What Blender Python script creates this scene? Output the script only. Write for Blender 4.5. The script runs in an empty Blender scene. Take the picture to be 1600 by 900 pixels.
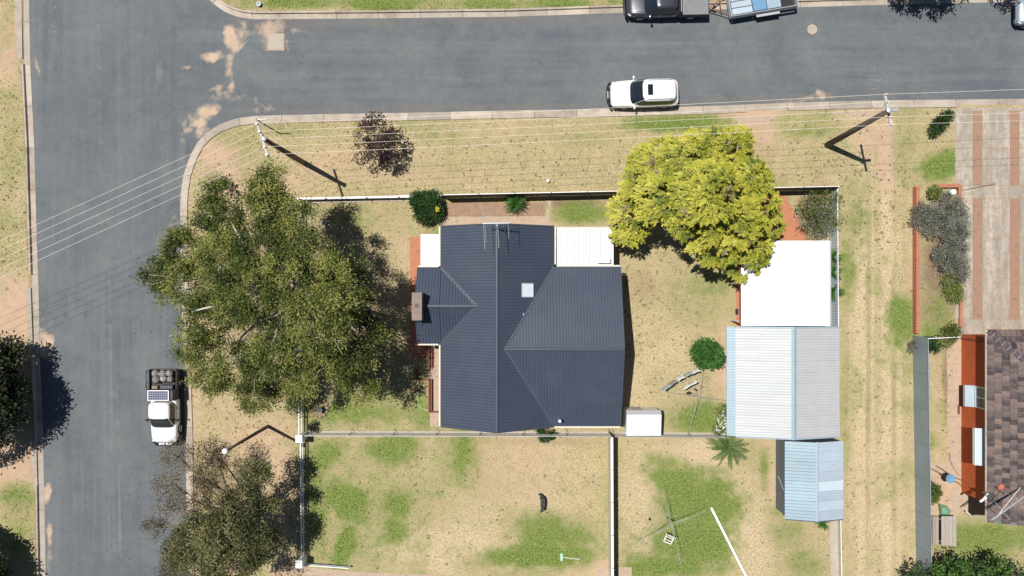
import bpy, math, random
import numpy as np
from mathutils import Vector, Matrix
R = math.radians
rng = np.random.default_rng(7)
random.seed(7)
S = bpy.context.scene
C = S.collection

# ------------------------------------------------------------------ camera, sky, sun, exposure
H = 51.0                     # flying height of the drone (m)
PPM = 22.0                   # photo pixels per metre on the ground
cam_d = bpy.data.cameras.new('camera'); cam = bpy.data.objects.new('camera', cam_d); C.objects.link(cam)
cam.location = (0, 0, H); cam.rotation_euler = (0, 0, 0)
cam_d.sensor_width = 36; cam_d.lens = 36 * H * PPM / 1600; cam_d.clip_end = 3000; cam_d.clip_start = 0.5
S.camera = cam
SUN_DIR = Vector((0.312, -0.170, -1.0)).normalized()
world = bpy.data.worlds.new('World'); S.world = world; world.use_nodes = True
wn = world.node_tree.nodes; bg = wn['Background']
sky_n = wn.new('ShaderNodeTexSky'); sky_n.sky_type = 'NISHITA'; sky_n.sun_disc = False
sky_n.dust_density = 0.3; sky_n.altitude = 300; sky_n.sun_elevation = R(70.4); sky_n.sun_rotation = R(-63)
world.node_tree.links.new(sky_n.outputs[0], bg.inputs[0]); bg.inputs[1].default_value = 0.05
sun_d = bpy.data.lights.new('sun', 'SUN'); sun_d.energy = 5.0; sun_d.angle = R(0.53); sun_d.color = (1.0, 0.955, 0.89)
sun = bpy.data.objects.new('sun', sun_d); C.objects.link(sun)
sun.rotation_euler = SUN_DIR.to_track_quat('-Z', 'Y').to_euler(); sun.location = (-30, 20, 90)
S.view_settings.view_transform = 'Standard'; S.view_settings.look = 'None'
S.view_settings.exposure = 0.08; S.view_settings.gamma = 1.0
ROAD_Z = -0.12

# ------------------------------------------------------------------ helpers
def W(px, py, z=0.0):
    k = (1 - z / H) / PPM
    return Vector(((px - 800) * k, (450 - py) * k, z))
def WX(px, z=0.0): return (px - 800) / PPM * (1 - z / H)
def WY(py, z=0.0): return (450 - py) / PPM * (1 - z / H)

class MB:
    def __init__(s): s.v = []; s.f = []
    def add(s, vs, fs):
        o = len(s.v); s.v += [tuple(v) for v in vs]; s.f += [tuple(i + o for i in f) for f in fs]; return s
    def box(s, x0, x1, y0, y1, z0, z1):
        return s.add([(x0,y0,z0),(x1,y0,z0),(x1,y1,z0),(x0,y1,z0),(x0,y0,z1),(x1,y0,z1),(x1,y1,z1),(x0,y1,z1)],
              [(3,2,1,0),(4,5,6,7),(0,1,5,4),(1,2,6,5),(2,3,7,6),(3,0,4,7)])
    def bbox(s, x0, x1, y0, y1, z0, z1, b=0.02):     # box with chamfered upper edges
        return s.add([(x0,y0,z0),(x1,y0,z0),(x1,y1,z0),(x0,y1,z0),(x0,y0,z1-b),(x1,y0,z1-b),(x1,y1,z1-b),(x0,y1,z1-b),
               (x0+b,y0+b,z1),(x1-b,y0+b,z1),(x1-b,y1-b,z1),(x0+b,y1-b,z1)],
              [(3,2,1,0),(8,9,10,11),(0,1,5,4),(1,2,6,5),(2,3,7,6),(3,0,4,7),(4,5,9,8),(5,6,10,9),(6,7,11,10),(7,4,8,11)])
    def beam(s, a, b, w, h):                          # bar of width w (sideways) and height h (upwards), centred on a-b
        a = Vector(a); b = Vector(b); d = (b - a).normalized()
        up = Vector((0,0,1)) if abs(d.z) < 0.95 else Vector((0,1,0))
        sd = d.cross(up).normalized(); u = sd.cross(d).normalized()
        vs = []
        for p in (a, b):
            for q, r in ((-1,-1),(1,-1),(1,1),(-1,1)): vs.append(p + sd * (q*w/2) + u * (r*h/2))
        return s.add(vs, [(0,1,2,3),(7,6,5,4),(0,4,5,1),(1,5,6,2),(2,6,7,3),(3,7,4,0)])
    def path(s, pts, radii, n=8, cap=True):           # tapered tube through points
        pts = [Vector(p) for p in pts]
        if not hasattr(radii, '__len__'): radii = [radii] * len(pts)
        o = len(s.v)
        for i, p in enumerate(pts):
            d = (pts[min(i+1, len(pts)-1)] - pts[max(i-1, 0)]).normalized()
            up = Vector((0,0,1)) if abs(d.z) < 0.9 else Vector((0,1,0))
            a = d.cross(up).normalized(); b = a.cross(d).normalized()
            for k in range(n):
                t = 2*math.pi*k/n; s.v.append(tuple(p + (a*math.cos(t) + b*math.sin(t)) * radii[i]))
        for i in range(len(pts)-1):
            for k in range(n):
                k2 = (k+1) % n; s.f.append((o+i*n+k, o+i*n+k2, o+(i+1)*n+k2, o+(i+1)*n+k))
        if cap:
            s.f.append(tuple(o+k for k in reversed(range(n)))); s.f.append(tuple(o+(len(pts)-1)*n+k for k in range(n)))
        return s
    def lathe(s, c, prof, n=20):                      # prof = [(r, z)...] from bottom up, round a vertical axis
        c = Vector(c); o = len(s.v)
        for r, z in prof:
            for k in range(n):
                t = 2*math.pi*k/n; s.v.append((c.x + r*math.cos(t), c.y + r*math.sin(t), c.z + z))
        for i in range(len(prof)-1):
            for k in range(n):
                k2 = (k+1) % n; s.f.append((o+i*n+k, o+i*n+k2, o+(i+1)*n+k2, o+(i+1)*n+k))
        s.f.append(tuple(o+k for k in reversed(range(n)))); s.f.append(tuple(o+(len(prof)-1)*n+k for k in range(n)))
        return s
    def prism(s, xy, z0, z1):
        n = len(xy)
        area = sum(xy[i][0]*xy[(i+1)%n][1] - xy[(i+1)%n][0]*xy[i][1] for i in range(n))
        if area < 0: xy = xy[::-1]
        vs = [(x,y,z0) for x,y in xy] + [(x,y,z1) for x,y in xy]
        return s.add(vs, [tuple(reversed(range(n))), tuple(range(n,2*n))] + [(i,(i+1)%n,n+(i+1)%n,n+i) for i in range(n)])
    def loft(s, rings, cap=True, closed=True):
        n = len(rings[0]); o = len(s.v)
        for r in rings: s.v += [tuple(p) for p in r]
        for i in range(len(rings)-1):
            for k in range(n if closed else n-1):
                k2 = (k+1) % n; s.f.append((o+i*n+k, o+i*n+k2, o+(i+1)*n+k2, o+(i+1)*n+k))
        if cap:
            s.f.append(tuple(o+k for k in reversed(range(n)))); s.f.append(tuple(o+(len(rings)-1)*n+k for k in range(n)))
        return s

def world_loc(o):
    p = Vector((0,0,0))
    while o is not None: p = p + o.location; o = o.parent
    return p
def link_mesh(name, me, mat, parent):
    o = bpy.data.objects.new(name, me); C.objects.link(o)
    if mat: me.materials.append(mat)
    if parent: o.parent = parent
    return o
def obj(name, mb, mat, parent=None, smooth=False, local=False, origin=None):
    off = Vector((0,0,0))
    if not local and parent is not None: off = world_loc(parent)
    if parent is None and origin is not None: off = Vector(origin)
    me = bpy.data.meshes.new(name)
    me.from_pydata([(v[0]-off.x, v[1]-off.y, v[2]-off.z) for v in mb.v], [], mb.f)
    if smooth: me.polygons.foreach_set('use_smooth', [True]*len(me.polygons))
    me.update()
    o = link_mesh(name, me, mat, parent)
    if parent is None and origin is not None: o.location = off
    return o
def smooth_by_angle(o, ang=35):
    me = o.data
    me.polygons.foreach_set('use_smooth', [True]*len(me.polygons))
    import bmesh
    bm = bmesh.new(); bm.from_mesh(me)
    for e in bm.edges:
        if len(e.link_faces) == 2 and e.calc_face_angle(0) > R(ang): e.smooth = False
    bm.to_mesh(me); bm.free()
    return o
def tag(o, label, cat, group=None):
    o['label'] = label; o['category'] = cat
    if group: o['group'] = group
    return o
def thing(name, loc, label, cat, group=None, rotz=0):
    o = bpy.data.objects.new(name, None); C.objects.link(o); o.empty_display_size = 0.2
    o.location = loc; o.rotation_euler = (0,0,rotz)
    return tag(o, label, cat, group)
def structure(o): o['kind'] = 'structure'; return o
def copy_tree(o, parent=None):
    c = o.copy(); C.objects.link(c)
    if parent: c.parent = parent
    for ch in list(o.children): copy_tree(ch, c)
    return c

# ------------------------------------------------------------------ materials
def new_mat(name):
    m = bpy.data.materials.new(name); m.use_nodes = True
    nt = m.node_tree; return m, nt, nt.nodes['Principled BSDF']
def noise(nt, scale, detail=4, rough=0.6, vec=None, dist=0.0):
    n = nt.nodes.new('ShaderNodeTexNoise'); n.inputs['Scale'].default_value = scale
    n.inputs['Detail'].default_value = detail; n.inputs['Roughness'].default_value = rough; n.inputs['Distortion'].default_value = dist
    if vec is not None: nt.links.new(vec, n.inputs['Vector'])
    return n.outputs['Fac']
def ramp(nt, fac, stops):
    r = nt.nodes.new('ShaderNodeValToRGB'); e = r.color_ramp.elements
    while len(e) < len(stops): e.new(0.5)
    for i, (p, c) in enumerate(stops):
        e[i].position = p; e[i].color = (c[0], c[1], c[2], 1) if hasattr(c, '__len__') else (c, c, c, 1)
    nt.links.new(fac, r.inputs[0]); return r.outputs[0]
def mix(nt, fac, a, b, mode='MIX'):
    m = nt.nodes.new('ShaderNodeMix'); m.data_type = 'RGBA'; m.blend_type = mode
    for sock, v in ((m.inputs[0], fac), (m.inputs[6], a), (m.inputs[7], b)):
        if isinstance(v, (int, float)): sock.default_value = v
        elif isinstance(v, tuple): sock.default_value = (v[0], v[1], v[2], 1)
        else: nt.links.new(v, sock)
    return m.outputs[2]
def math_n(nt, op, a, b=None, clamp=False):
    m = nt.nodes.new('ShaderNodeMath'); m.operation = op; m.use_clamp = clamp
    for i, v in enumerate((a, b)):
        if v is None: continue
        if isinstance(v, (int, float)): m.inputs[i].default_value = v
        else: nt.links.new(v, m.inputs[i])
    return m.outputs[0]
def position(nt): return nt.nodes.new('ShaderNodeNewGeometry').outputs['Position']
def objco(nt): return nt.nodes.new('ShaderNodeTexCoord').outputs['Object']
def scaled(nt, vec, sx, sy, sz):
    m = nt.nodes.new('ShaderNodeMapping'); m.inputs['Scale'].default_value = (sx, sy, sz); nt.links.new(vec, m.inputs[0]); return m.outputs[0]
def bump(nt, b, h, strength=0.4, dist=0.02):
    n = nt.nodes.new('ShaderNodeBump'); n.inputs['Strength'].default_value = strength; n.inputs['Distance'].default_value = dist
    nt.links.new(h, n.inputs['Height']); nt.links.new(n.outputs[0], b.inputs['Normal'])
def mat(name, col, rough=0.6, metal=0.0, var=0.15, scale=1.5, fine=14, spec=0.5, bumpy=0.0, dirt=None, dirt_amt=0.3, coat=0.0, rnd=0.0, stretch=None):
    m, nt, b = new_mat(name)
    p = objco(nt)
    if stretch: p = scaled(nt, p, *stretch)
    n1 = noise(nt, scale, 5, 0.65, p); n2 = noise(nt, fine, 3, 0.6, p)
    lo = tuple(c*(1-var) for c in col); hi = tuple(min(1, c*(1+var)) for c in col)
    c = ramp(nt, n1, [(0.3, lo), (0.7, hi)])
    c = mix(nt, min(1, var*1.5), c, ramp(nt, n2, [(0.3, lo), (0.7, hi)]))
    if dirt is not None:
        n3 = noise(nt, scale*0.6+0.2, 6, 0.7, p)
        c = mix(nt, ramp(nt, n3, [(0.48, 0.0), (0.72, dirt_amt)]), c, dirt)
    if rnd:
        oi = nt.nodes.new('ShaderNodeObjectInfo'); c = mix(nt, 1.0, c, ramp(nt, oi.outputs['Random'], [(0, 1-rnd), (1, 1+rnd*0.4)]), 'MULTIPLY')
    nt.links.new(c, b.inputs['Base Color'])
    b.inputs['Roughness'].default_value = rough; b.inputs['Metallic'].default_value = metal
    b.inputs['Specular IOR Level'].default_value = spec; b.inputs['Coat Weight'].default_value = coat
    if bumpy: bump(nt, b, n2, bumpy, 0.02)
    return m
def leaf_mat(name, dark, midc, light, trans=0.25, rough=0.55):
    m, nt, b = new_mat(name)
    a = nt.nodes.new('ShaderNodeAttribute'); a.attribute_name = 'tint'
    c = ramp(nt, a.outputs['Fac'], [(0.0, dark), (0.5, midc), (1.0, light)])
    nt.links.new(c, b.inputs['Base Color']); b.inputs['Roughness'].default_value = rough; b.inputs['Specular IOR Level'].default_value = 0.35
    t = nt.nodes.new('ShaderNodeBsdfTranslucent'); nt.links.new(c, t.inputs[0])
    ms = nt.nodes.new('ShaderNodeMixShader'); ms.inputs[0].default_value = trans
    nt.links.new(b.outputs[0], ms.inputs[1]); nt.links.new(t.outputs[0], ms.inputs[2])
    nt.links.new(ms.outputs[0], nt.nodes['Material Output'].inputs[0]); return m

M = {}
M['concrete'] = mat('concrete', (0.42,0.37,0.31), 0.9, var=0.16, scale=0.8, dirt=(0.30,0.22,0.16), dirt_amt=0.5, bumpy=0.2)
M['kerb'] = mat('kerb_concrete', (0.44,0.385,0.32), 0.9, var=0.2, scale=0.9, dirt=(0.28,0.205,0.15), dirt_amt=0.8, bumpy=0.2, rnd=.22)
M['paving_red'] = mat('red_paving', (0.46,0.20,0.12), 0.9, var=0.2, scale=2, dirt=(0.38,0.25,0.17), dirt_amt=0.5)
M['white_paint'] = mat('white_paint', (0.80,0.80,0.78), 0.45, var=0.04)
M['white_roof'] = mat('white_roof_steel', (0.80,0.81,0.80), 0.5, var=0.03, dirt=(0.62,0.60,0.55), dirt_amt=0.25)
M['dark_roof'] = mat('dark_blue_steel', (0.052,0.066,0.098), 0.45, var=0.10, scale=0.6, fine=5, spec=0.5, dirt=(0.072,0.082,0.104), dirt_amt=0.5)
M['dark_ridge'] = mat('dark_ridge_steel', (0.064,0.076,0.104), 0.4, var=0.08)
M['cream'] = mat('cream_paint', (0.66,0.60,0.50), 0.6, var=0.07)
M['wall_brick'] = mat('pale_brick', (0.42,0.26,0.18), 0.9, var=0.2, fine=9)
M['orange_brick'] = mat('orange_brick', (0.50,0.105,0.028), 0.9, var=0.16, scale=3, fine=12)
M['fence_brick'] = mat('fence_brick', (0.42,0.17,0.10), 0.9, var=0.22, scale=3, fine=10, dirt=(0.30,0.14,0.1), dirt_amt=0.6)
M['grey_steel'] = mat('grey_roof_steel', (0.45,0.455,0.47), 0.45, var=0.05, dirt=(0.44,0.44,0.44), dirt_amt=0.3)
M['weathered_white'] = mat('weathered_white_steel', (0.49,0.51,0.515), 0.5, var=0.08, scale=0.9, dirt=(0.42,0.47,0.48), dirt_amt=0.6, stretch=(0.35,3.0,1))
M['blue_steel'] = mat('pale_blue_steel', (0.31,0.415,0.48), 0.45, var=0.08, rnd=0.12)
M['pale_blue'] = mat('pale_blue_sheet', (0.42,0.50,0.57), 0.42, var=0.06, rnd=0.14)
M['wall_dark'] = mat('dark_steel_wall', (0.10,0.12,0.16), 0.5, var=0.1)
M['wall_blue'] = mat('pale_blue_wall', (0.52,0.61,0.68), 0.5, var=0.05)
M['fence_shade'] = mat('shaded_fence_steel', (0.07,0.066,0.06), 0.6, var=0.1)  # near-black base colour paints in the shade on the fence's south face
M['ribbed_white'] = mat('ribbed_white_steel', (0.60,0.61,0.61), 0.5, var=0.04)
M['chimney'] = mat('chimney_render', (0.25,0.195,0.165), 0.9, var=0.2, scale=3, dirt=(0.22,0.17,0.15), dirt_amt=.5)
M['fence_cream'] = mat('cream_fence_steel', (0.52,0.49,0.42), 0.5, var=0.06)
M['fence_blue'] = mat('grey_blue_fence_steel', (0.24,0.30,0.34), 0.5, var=0.1, scale=0.8)
M['galv'] = mat('galvanised_steel', (0.55,0.56,0.57), 0.4, 0.5, var=0.08)
M['wire'] = mat('bright_wire', (0.86,0.80,0.70), 0.5, 0.0, var=0.03)
M['fine_wire'] = mat('fence_wire', (0.40,0.38,0.35), 0.6, 0.2, var=0.1)
M['pole_wood'] = mat('pole_timber', (0.115,0.085,0.07), 0.9, var=0.35, scale=3, stretch=(6,6,0.4), bumpy=0.4)
M['arm_wood'] = mat('grey_crossarm', (0.46,0.45,0.44), 0.8, var=0.15)
M['porcelain'] = mat('porcelain', (0.75,0.75,0.73), 0.2, var=0.04)
M['grey_wood'] = mat('weathered_plank', (0.36,0.32,0.28), 0.9, var=0.25, scale=4, stretch=(8,0.6,1), rnd=0.2)
M['bark'] = mat('grey_bark', (0.40,0.36,0.30), 0.9, var=0.3, scale=4, bumpy=0.5)
M['pale_bark'] = mat('pale_bark', (0.56,0.52,0.46), 0.85, var=0.2, scale=5)
M['bark_dark'] = mat('dark_bark', (0.13,0.10,0.08), 0.9, var=0.3, scale=4, bumpy=0.5)
M['black'] = mat('black_plastic', (0.015,0.015,0.017), 0.5, var=0.1)
M['rubber'] = mat('tyre_rubber', (0.02,0.02,0.02), 0.85, var=0.1)
M['soil'] = mat('garden_soil', (0.30,0.20,0.14), 1.0, var=0.3, scale=3, bumpy=0.6)
M['glass'] = mat('dark_glass', (0.012,0.018,0.025), 0.06, var=0.02, spec=0.8, coat=0.3)
M['skylight'] = mat('skylight_sheet', (0.62,0.72,0.78), 0.25, var=0.04)
M['pane'] = mat('house_glass', (0.06,0.08,0.10), 0.08, var=0.05, spec=0.7)
M['car_white'] = mat('white_car_paint', (0.80,0.80,0.80), 0.22, var=0.015, coat=0.6)
M['car_dark'] = mat('dark_metallic_paint', (0.055,0.058,0.072), 0.32, 0.4, var=0.03, coat=0.7)
M['car_silver'] = mat('silver_blue_paint', (0.34,0.42,0.50), 0.28, 0.4, var=0.03, coat=0.7)
M['chrome'] = mat('polished_metal', (0.62,0.62,0.63), 0.2, 0.9, var=0.03)
M['tail_red'] = mat('red_lens', (0.35,0.02,0.015), 0.2, var=0.05)
M['lens'] = mat('clear_lens', (0.6,0.62,0.64), 0.12, var=0.03)
M['tarp_grey'] = mat('grey_tray_cover', (0.20,0.20,0.21), 0.75, var=0.2, scale=3, bumpy=0.3)
M['solar'] = mat('solar_cells', (0.045,0.06,0.13), 0.25, var=0.08)
M['bundle'] = mat('pale_bundle', (0.42,0.40,0.38), 0.9, var=0.25, scale=5, rnd=0.35)
M['blue_paint'] = mat('blue_paint', (0.13,0.27,0.42), 0.5, var=0.08)
M['green_tarp'] = mat('green_tarp', (0.20,0.42,0.26), 0.7, var=0.12)
M['mint'] = mat('mint_plastic', (0.42,0.66,0.55), 0.5, var=0.05)
M['terracotta'] = mat('terracotta', (0.45,0.14,0.09), 0.8, var=0.15)
M['rust'] = mat('rust_brown_steel', (0.20,0.07,0.045), 0.8, var=0.2)
M['cloth_white'] = mat('white_cloth', (0.78,0.78,0.79), 0.9, var=0.04, bumpy=0.3)
M['cloth_grey'] = mat('grey_cloth', (0.42,0.45,0.48), 0.9, var=0.06, bumpy=0.3)
M['cloth_taupe'] = mat('taupe_cloth', (0.36,0.30,0.28), 0.9, var=0.08, bumpy=0.3)
M['dog_fur'] = mat('mottled_dark_fur', (0.022,0.021,0.023), 0.9, var=0.6, scale=14, fine=26, dirt=(0.22,0.21,0.215), dirt_amt=1.0, bumpy=0.6)

def m_tile():
    m, nt, b = new_mat('concrete_roof_tile')
    oi = nt.nodes.new('ShaderNodeObjectInfo'); p = objco(nt)
    c = ramp(nt, oi.outputs['Random'], [(0.0,(0.026,0.019,0.020)),(0.25,(0.060,0.042,0.042)),(0.5,(0.110,0.078,0.072)),(0.75,(0.165,0.115,0.100)),(1.0,(0.22,0.145,0.115))])
    c = mix(nt, ramp(nt, noise(nt, 3, 5, 0.7, position(nt)), [(0.45,0.0),(0.7,0.55)]), c, (0.20,0.165,0.15))
    c = mix(nt, ramp(nt, noise(nt, 9, 4, 0.7, position(nt)), [(0.42,0.0),(0.72,0.6)]), c, (0.075,0.06,0.066))
    nt.links.new(c, b.inputs['Base Color']); b.inputs['Roughness'].default_value = 0.85; return m
M['tile'] = m_tile(); M['mortar'] = mat('mortar', (0.25,0.205,0.20), 0.9, var=.2); M['hip'] = mat('hip_tile', (0.095,0.072,0.085), 0.85, var=0.25, scale=4)

def m_ground():
    m, nt, b = new_mat('dry_grass_ground'); p = position(nt)
    a = nt.nodes.new('ShaderNodeVertexColor'); a.layer_name = 'paint'
    sp = nt.nodes.new('ShaderNodeSeparateColor'); nt.links.new(a.outputs[0], sp.inputs[0])
    g, d, br = sp.outputs[0], sp.outputs[1], sp.outputs[2]; pale = a.outputs[1]
    nb = noise(nt, 0.28, 5, 0.65, p); nm = noise(nt, 1.6, 5, 0.7, p); nf = noise(nt, 7.5, 4, 0.75, p); nff = noise(nt, 22, 2, 0.7, p)
    straw = ramp(nt, nm, [(0.25,(0.34,0.272,0.145)),(0.5,(0.455,0.372,0.21)),(0.75,(0.54,0.45,0.275))])
    straw = mix(nt, ramp(nt, nb, [(0.38,0.0),(0.68,0.55)]), straw, (0.36,0.315,0.165))
    straw = mix(nt, ramp(nt, noise(nt, 0.75, 6, 0.7, p), [(0.46,0.0),(0.66,0.6)]), straw, (0.31,0.275,0.14))
    straw = mix(nt, ramp(nt, noise(nt, 2.6, 5, 0.75, p, 0.4), [(0.50,0.0),(0.64,0.65)]), straw, (0.47,0.375,0.27))
    dirtc = ramp(nt, nm, [(0.3,(0.43,0.295,0.20)),(0.7,(0.56,0.41,0.29))])
    palec = ramp(nt, nf, [(0.3,(0.46,0.36,0.225)),(0.7,(0.60,0.49,0.32))])
    greenc = ramp(nt, nf, [(0.3,(0.105,0.162,0.032)),(0.55,(0.18,0.236,0.060)),(0.8,(0.35,0.335,0.15))])
    brownc = ramp(nt, nf, [(0.3,(0.16,0.11,0.075)),(0.7,(0.30,0.21,0.145))])
    def brk(x, w=0.8, n=nf):
        t = math_n(nt, 'ADD', math_n(nt, 'ADD', x, math_n(nt, 'MULTIPLY', math_n(nt, 'SUBTRACT', n, 0.5), w)), math_n(nt, 'MULTIPLY', math_n(nt, 'SUBTRACT', nm, 0.5), w*.75))
        return ramp(nt, t, [(0.15, 0.0), (0.70, 1.0)])
    c = mix(nt, brk(pale), straw, palec)
    c = mix(nt, brk(d, 0.7), c, dirtc)
    c = mix(nt, brk(br, 0.9), c, brownc)
    c = mix(nt, brk(g, 1.7), c, greenc)
    # blade-scale grain, fades where the soil is bare
    gr = ramp(nt, nf, [(0.28, 0.60), (0.5, 1.0), (0.72, 1.32)])
    gf = math_n(nt, 'SUBTRACT', 0.95, math_n(nt, 'MULTIPLY', d, 0.75), True)
    c = mix(nt, gf, c, mix(nt, 1.0, c, gr, 'MULTIPLY'))
    c = mix(nt, gf, c, mix(nt, 1.0, c, ramp(nt, nff, [(0.3, 0.72), (0.7, 1.22)]), 'MULTIPLY'))
    v = nt.nodes.new('ShaderNodeTexVoronoi'); v.inputs['Scale'].default_value = 1.5; nt.links.new(p, v.inputs['Vector'])
    c = mix(nt, ramp(nt, v.outputs['Distance'], [(0.03, 0.4), (0.10, 0.0)]), c, (0.12,0.10,0.06))
    nt.links.new(c, b.inputs['Base Color']); b.inputs['Roughness'].default_value = 1.0; b.inputs['Specular IOR Level'].default_value = 0.1
    bump(nt, b, math_n(nt, 'ADD', nf, nff), 0.55, 0.05); return m
M['ground'] = m_ground()

def m_road(name, along_y):
    m, nt, b = new_mat(name); p = position(nt)
    a = nt.nodes.new('ShaderNodeVertexColor'); a.layer_name = 'paint'
    sp = nt.nodes.new('ShaderNodeSeparateColor'); nt.links.new(a.outputs[0], sp.inputs[0])
    st = scaled(nt, p, *((1.0, 0.035, 1) if along_y else (0.035, 1.0, 1)))
    s1 = noise(nt, 0.9, 5, 0.6, st, 0.3); s2 = noise(nt, 3.0, 4, 0.6, st)
    nb = noise(nt, 0.22, 5, 0.6, p); nf = noise(nt, 16, 3, 0.8, p); nm = noise(nt, 1.3, 6, 0.75, p)
    c = ramp(nt, s1, [(0.28,(0.080,0.096,0.118)),(0.5,(0.114,0.130,0.146)),(0.72,(0.162,0.174,0.180))])
    c = mix(nt, 0.4, c, ramp(nt, s2, [(0.3,(0.086,0.101,0.120)),(0.7,(0.166,0.173,0.175))]))
    c = mix(nt, ramp(nt, nb, [(0.36,0.0),(0.66,0.75)]), c, (0.158,0.170,0.172))
    c = mix(nt, ramp(nt, noise(nt, 0.11, 6, 0.7, p, 0.6), [(0.50,0.0),(0.62,0.55)]), c, (0.098,0.112,0.124))
    c = mix(nt, 1.0, c, ramp(nt, nf, [(0.25,0.70),(0.5,1.0),(0.78,1.34)]), 'MULTIPLY')
    c = mix(nt, 1.0, c, ramp(nt, nm, [(0.3,0.90),(0.7,1.09)]), 'MULTIPLY')
    line = ramp(nt, math_n(nt, 'ADD', sp.outputs[2], math_n(nt, 'MULTIPLY', math_n(nt, 'SUBTRACT', nm, 0.5), 1.0)), [(0.35, 0.0), (1.0, 0.7)])
    c = mix(nt, line, c, (0.23,0.215,0.195))
    wob = nt.nodes.new('ShaderNodeTexNoise'); wob.inputs['Scale'].default_value = 1.2; nt.links.new(p, wob.inputs['Vector'])
    vadd = nt.nodes.new('ShaderNodeVectorMath'); vadd.operation = 'ADD'; nt.links.new(p, vadd.inputs[0]); nt.links.new(wob.outputs['Color'], vadd.inputs[1])
    ck = nt.nodes.new('ShaderNodeTexVoronoi'); ck.feature = 'DISTANCE_TO_EDGE'; ck.inputs['Scale'].default_value = 0.28; nt.links.new(vadd.outputs[0], ck.inputs['Vector'])
    crack = math_n(nt, 'MULTIPLY', ramp(nt, ck.outputs['Distance'], [(0.003, 0.6), (0.012, 0.0)]), ramp(nt, noise(nt, 0.35, 4, 0.6, p), [(0.56, 0.0), (0.68, 0.7)]))
    c = mix(nt, crack, c, (0.055,0.058,0.062))
    oil = ramp(nt, noise(nt, 0.75, 3, 0.5, p), [(0.66, 0.0), (0.76, 0.45)])
    c = mix(nt, oil, c, (0.075,0.08,0.086))
    edge = ramp(nt, math_n(nt, 'ADD', sp.outputs[1], math_n(nt, 'MULTIPLY', math_n(nt, 'SUBTRACT', nm, 0.5), 1.1)), [(0.3, 0.0), (1.0, 0.7)])
    c = mix(nt, edge, c, (0.19,0.155,0.125))
    sand = ramp(nt, math_n(nt, 'ADD', sp.outputs[0], math_n(nt, 'MULTIPLY', math_n(nt, 'SUBTRACT', noise(nt, 1.8, 7, 0.75, p, 0.8), 0.5), 1.3)), [(0.22, 0.0), (0.55, 0.55), (0.85, 1.0)])
    c = mix(nt, sand, c, ramp(nt, nm, [(0.3,(0.42,0.31,0.225)),(0.7,(0.54,0.415,0.31))]))
    nt.links.new(c, b.inputs['Base Color']); b.inputs['Roughness'].default_value = 0.92; b.inputs['Specular IOR Level'].default_value = 0.25
    bump(nt, b, nf, 0.35, 0.012); return m
M['road'] = m_road('asphalt_main', True); M['side_road'] = m_road('asphalt_side', False)

def m_slab(name, col, streak=True):
    m, nt, b = new_mat(name); p = position(nt)
    st = noise(nt, 1.4, 6, 0.7, scaled(nt, p, 1, 0.16, 1)); n1 = noise(nt, 2.2, 6, 0.75, p); nf = noise(nt, 18, 3, 0.7, p)
    c = ramp(nt, st if streak else n1, [(0.32, tuple(x*0.66 for x in col)), (0.5, col), (0.66, tuple(min(1, x*1.42) for x in col))])
    c = mix(nt, ramp(nt, n1, [(0.42,0.0),(0.66,0.8)]), c, (col[0]*0.74, col[1]*0.68, col[2]*0.58))
    c = mix(nt, 1.0, c, ramp(nt, nf, [(0.3,0.82),(0.7,1.16)]), 'MULTIPLY')
    nt.links.new(c, b.inputs['Base Color']); b.inputs['Roughness'].default_value = 0.92; bump(nt, b, nf, 0.25, 0.01); return m
M['slab'] = m_slab('driveway_concrete', (0.37,0.325,0.275)); M['path'] = m_slab('path_concrete', (0.46,0.36,0.275), False)
M['bricks'] = m_slab('brick_strip', (0.34,0.21,0.148), False)
M['paver'] = m_slab('red_paver', (0.47,0.20,0.115), False)

# ------------------------------------------------------------------ value noise for painting and shaping
def vnoise(x, y, s, seed=0):
    x = np.asarray(x)*s; y = np.asarray(y)*s
    xi = np.floor(x).astype(int); yi = np.floor(y).astype(int); fx = x-xi; fy = y-yi
    fx = fx*fx*(3-2*fx); fy = fy*fy*(3-2*fy)
    def h(a, b):
        n = (a*374761393 + b*668265263 + seed*974711) & 0x7fffffff
        n = ((n ^ (n >> 13))*1274126177) & 0x7fffffff
        return ((n ^ (n >> 16)) & 0xffff)/65535.0
    return (h(xi,yi)*(1-fx)+h(xi+1,yi)*fx)*(1-fy) + (h(xi,yi+1)*(1-fx)+h(xi+1,yi+1)*fx)*fy
def fbm(x, y, s, seed=0): return 0.5*vnoise(x,y,s,seed)+0.3*vnoise(x,y,s*2.1,seed+1)+0.2*vnoise(x,y,s*4.3,seed+2)

# ------------------------------------------------------------------ kerb lines (road edge, in photo pixels -> metres)
def line(pts, z=0): return [tuple(W(px,py,z))[:2] for px,py in pts]
WEST = line([(39,-900),(41,-100),(43,0),(45,100),(51,225),(54,330),(58,450),(60,560),(65,675),(67,780),(69,900),(72,1000),(90,1900)])
SOUTH = line([(296,1900),(292,1000),(292,900),(291,800),(290,700),(287,600),(284,500),(282,400),(281,330),(282,300),(287,270),(296,245),(308,222),(325,205),(345,193),(370,184.5),(400,181),(500,178.5),(600,177),(700,175),(800,172.5),(900,171),(1000,169),(1100,166),(1200,162),(1300,158.5),(1400,156.5),(1600,154.5),(1750,152),(3200,130)])
NORTH = line([(3200,-30),(1750,-1),(1600,1.5),(1500,3),(1338,7),(1255,9.5),(1110,13.5),(975,18.5),(925,20),(800,24.5),(600,27),(500,27.8),(400,28.5),(385,27.5),(367,24),(350,16.5),(336,7),(325,-3),(312,-24),(300,-60),(292,-100),(285,-900)])
ROADPOLY = np.array(WEST[::-1] + NORTH[::-1] + SOUTH[::-1])
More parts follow.
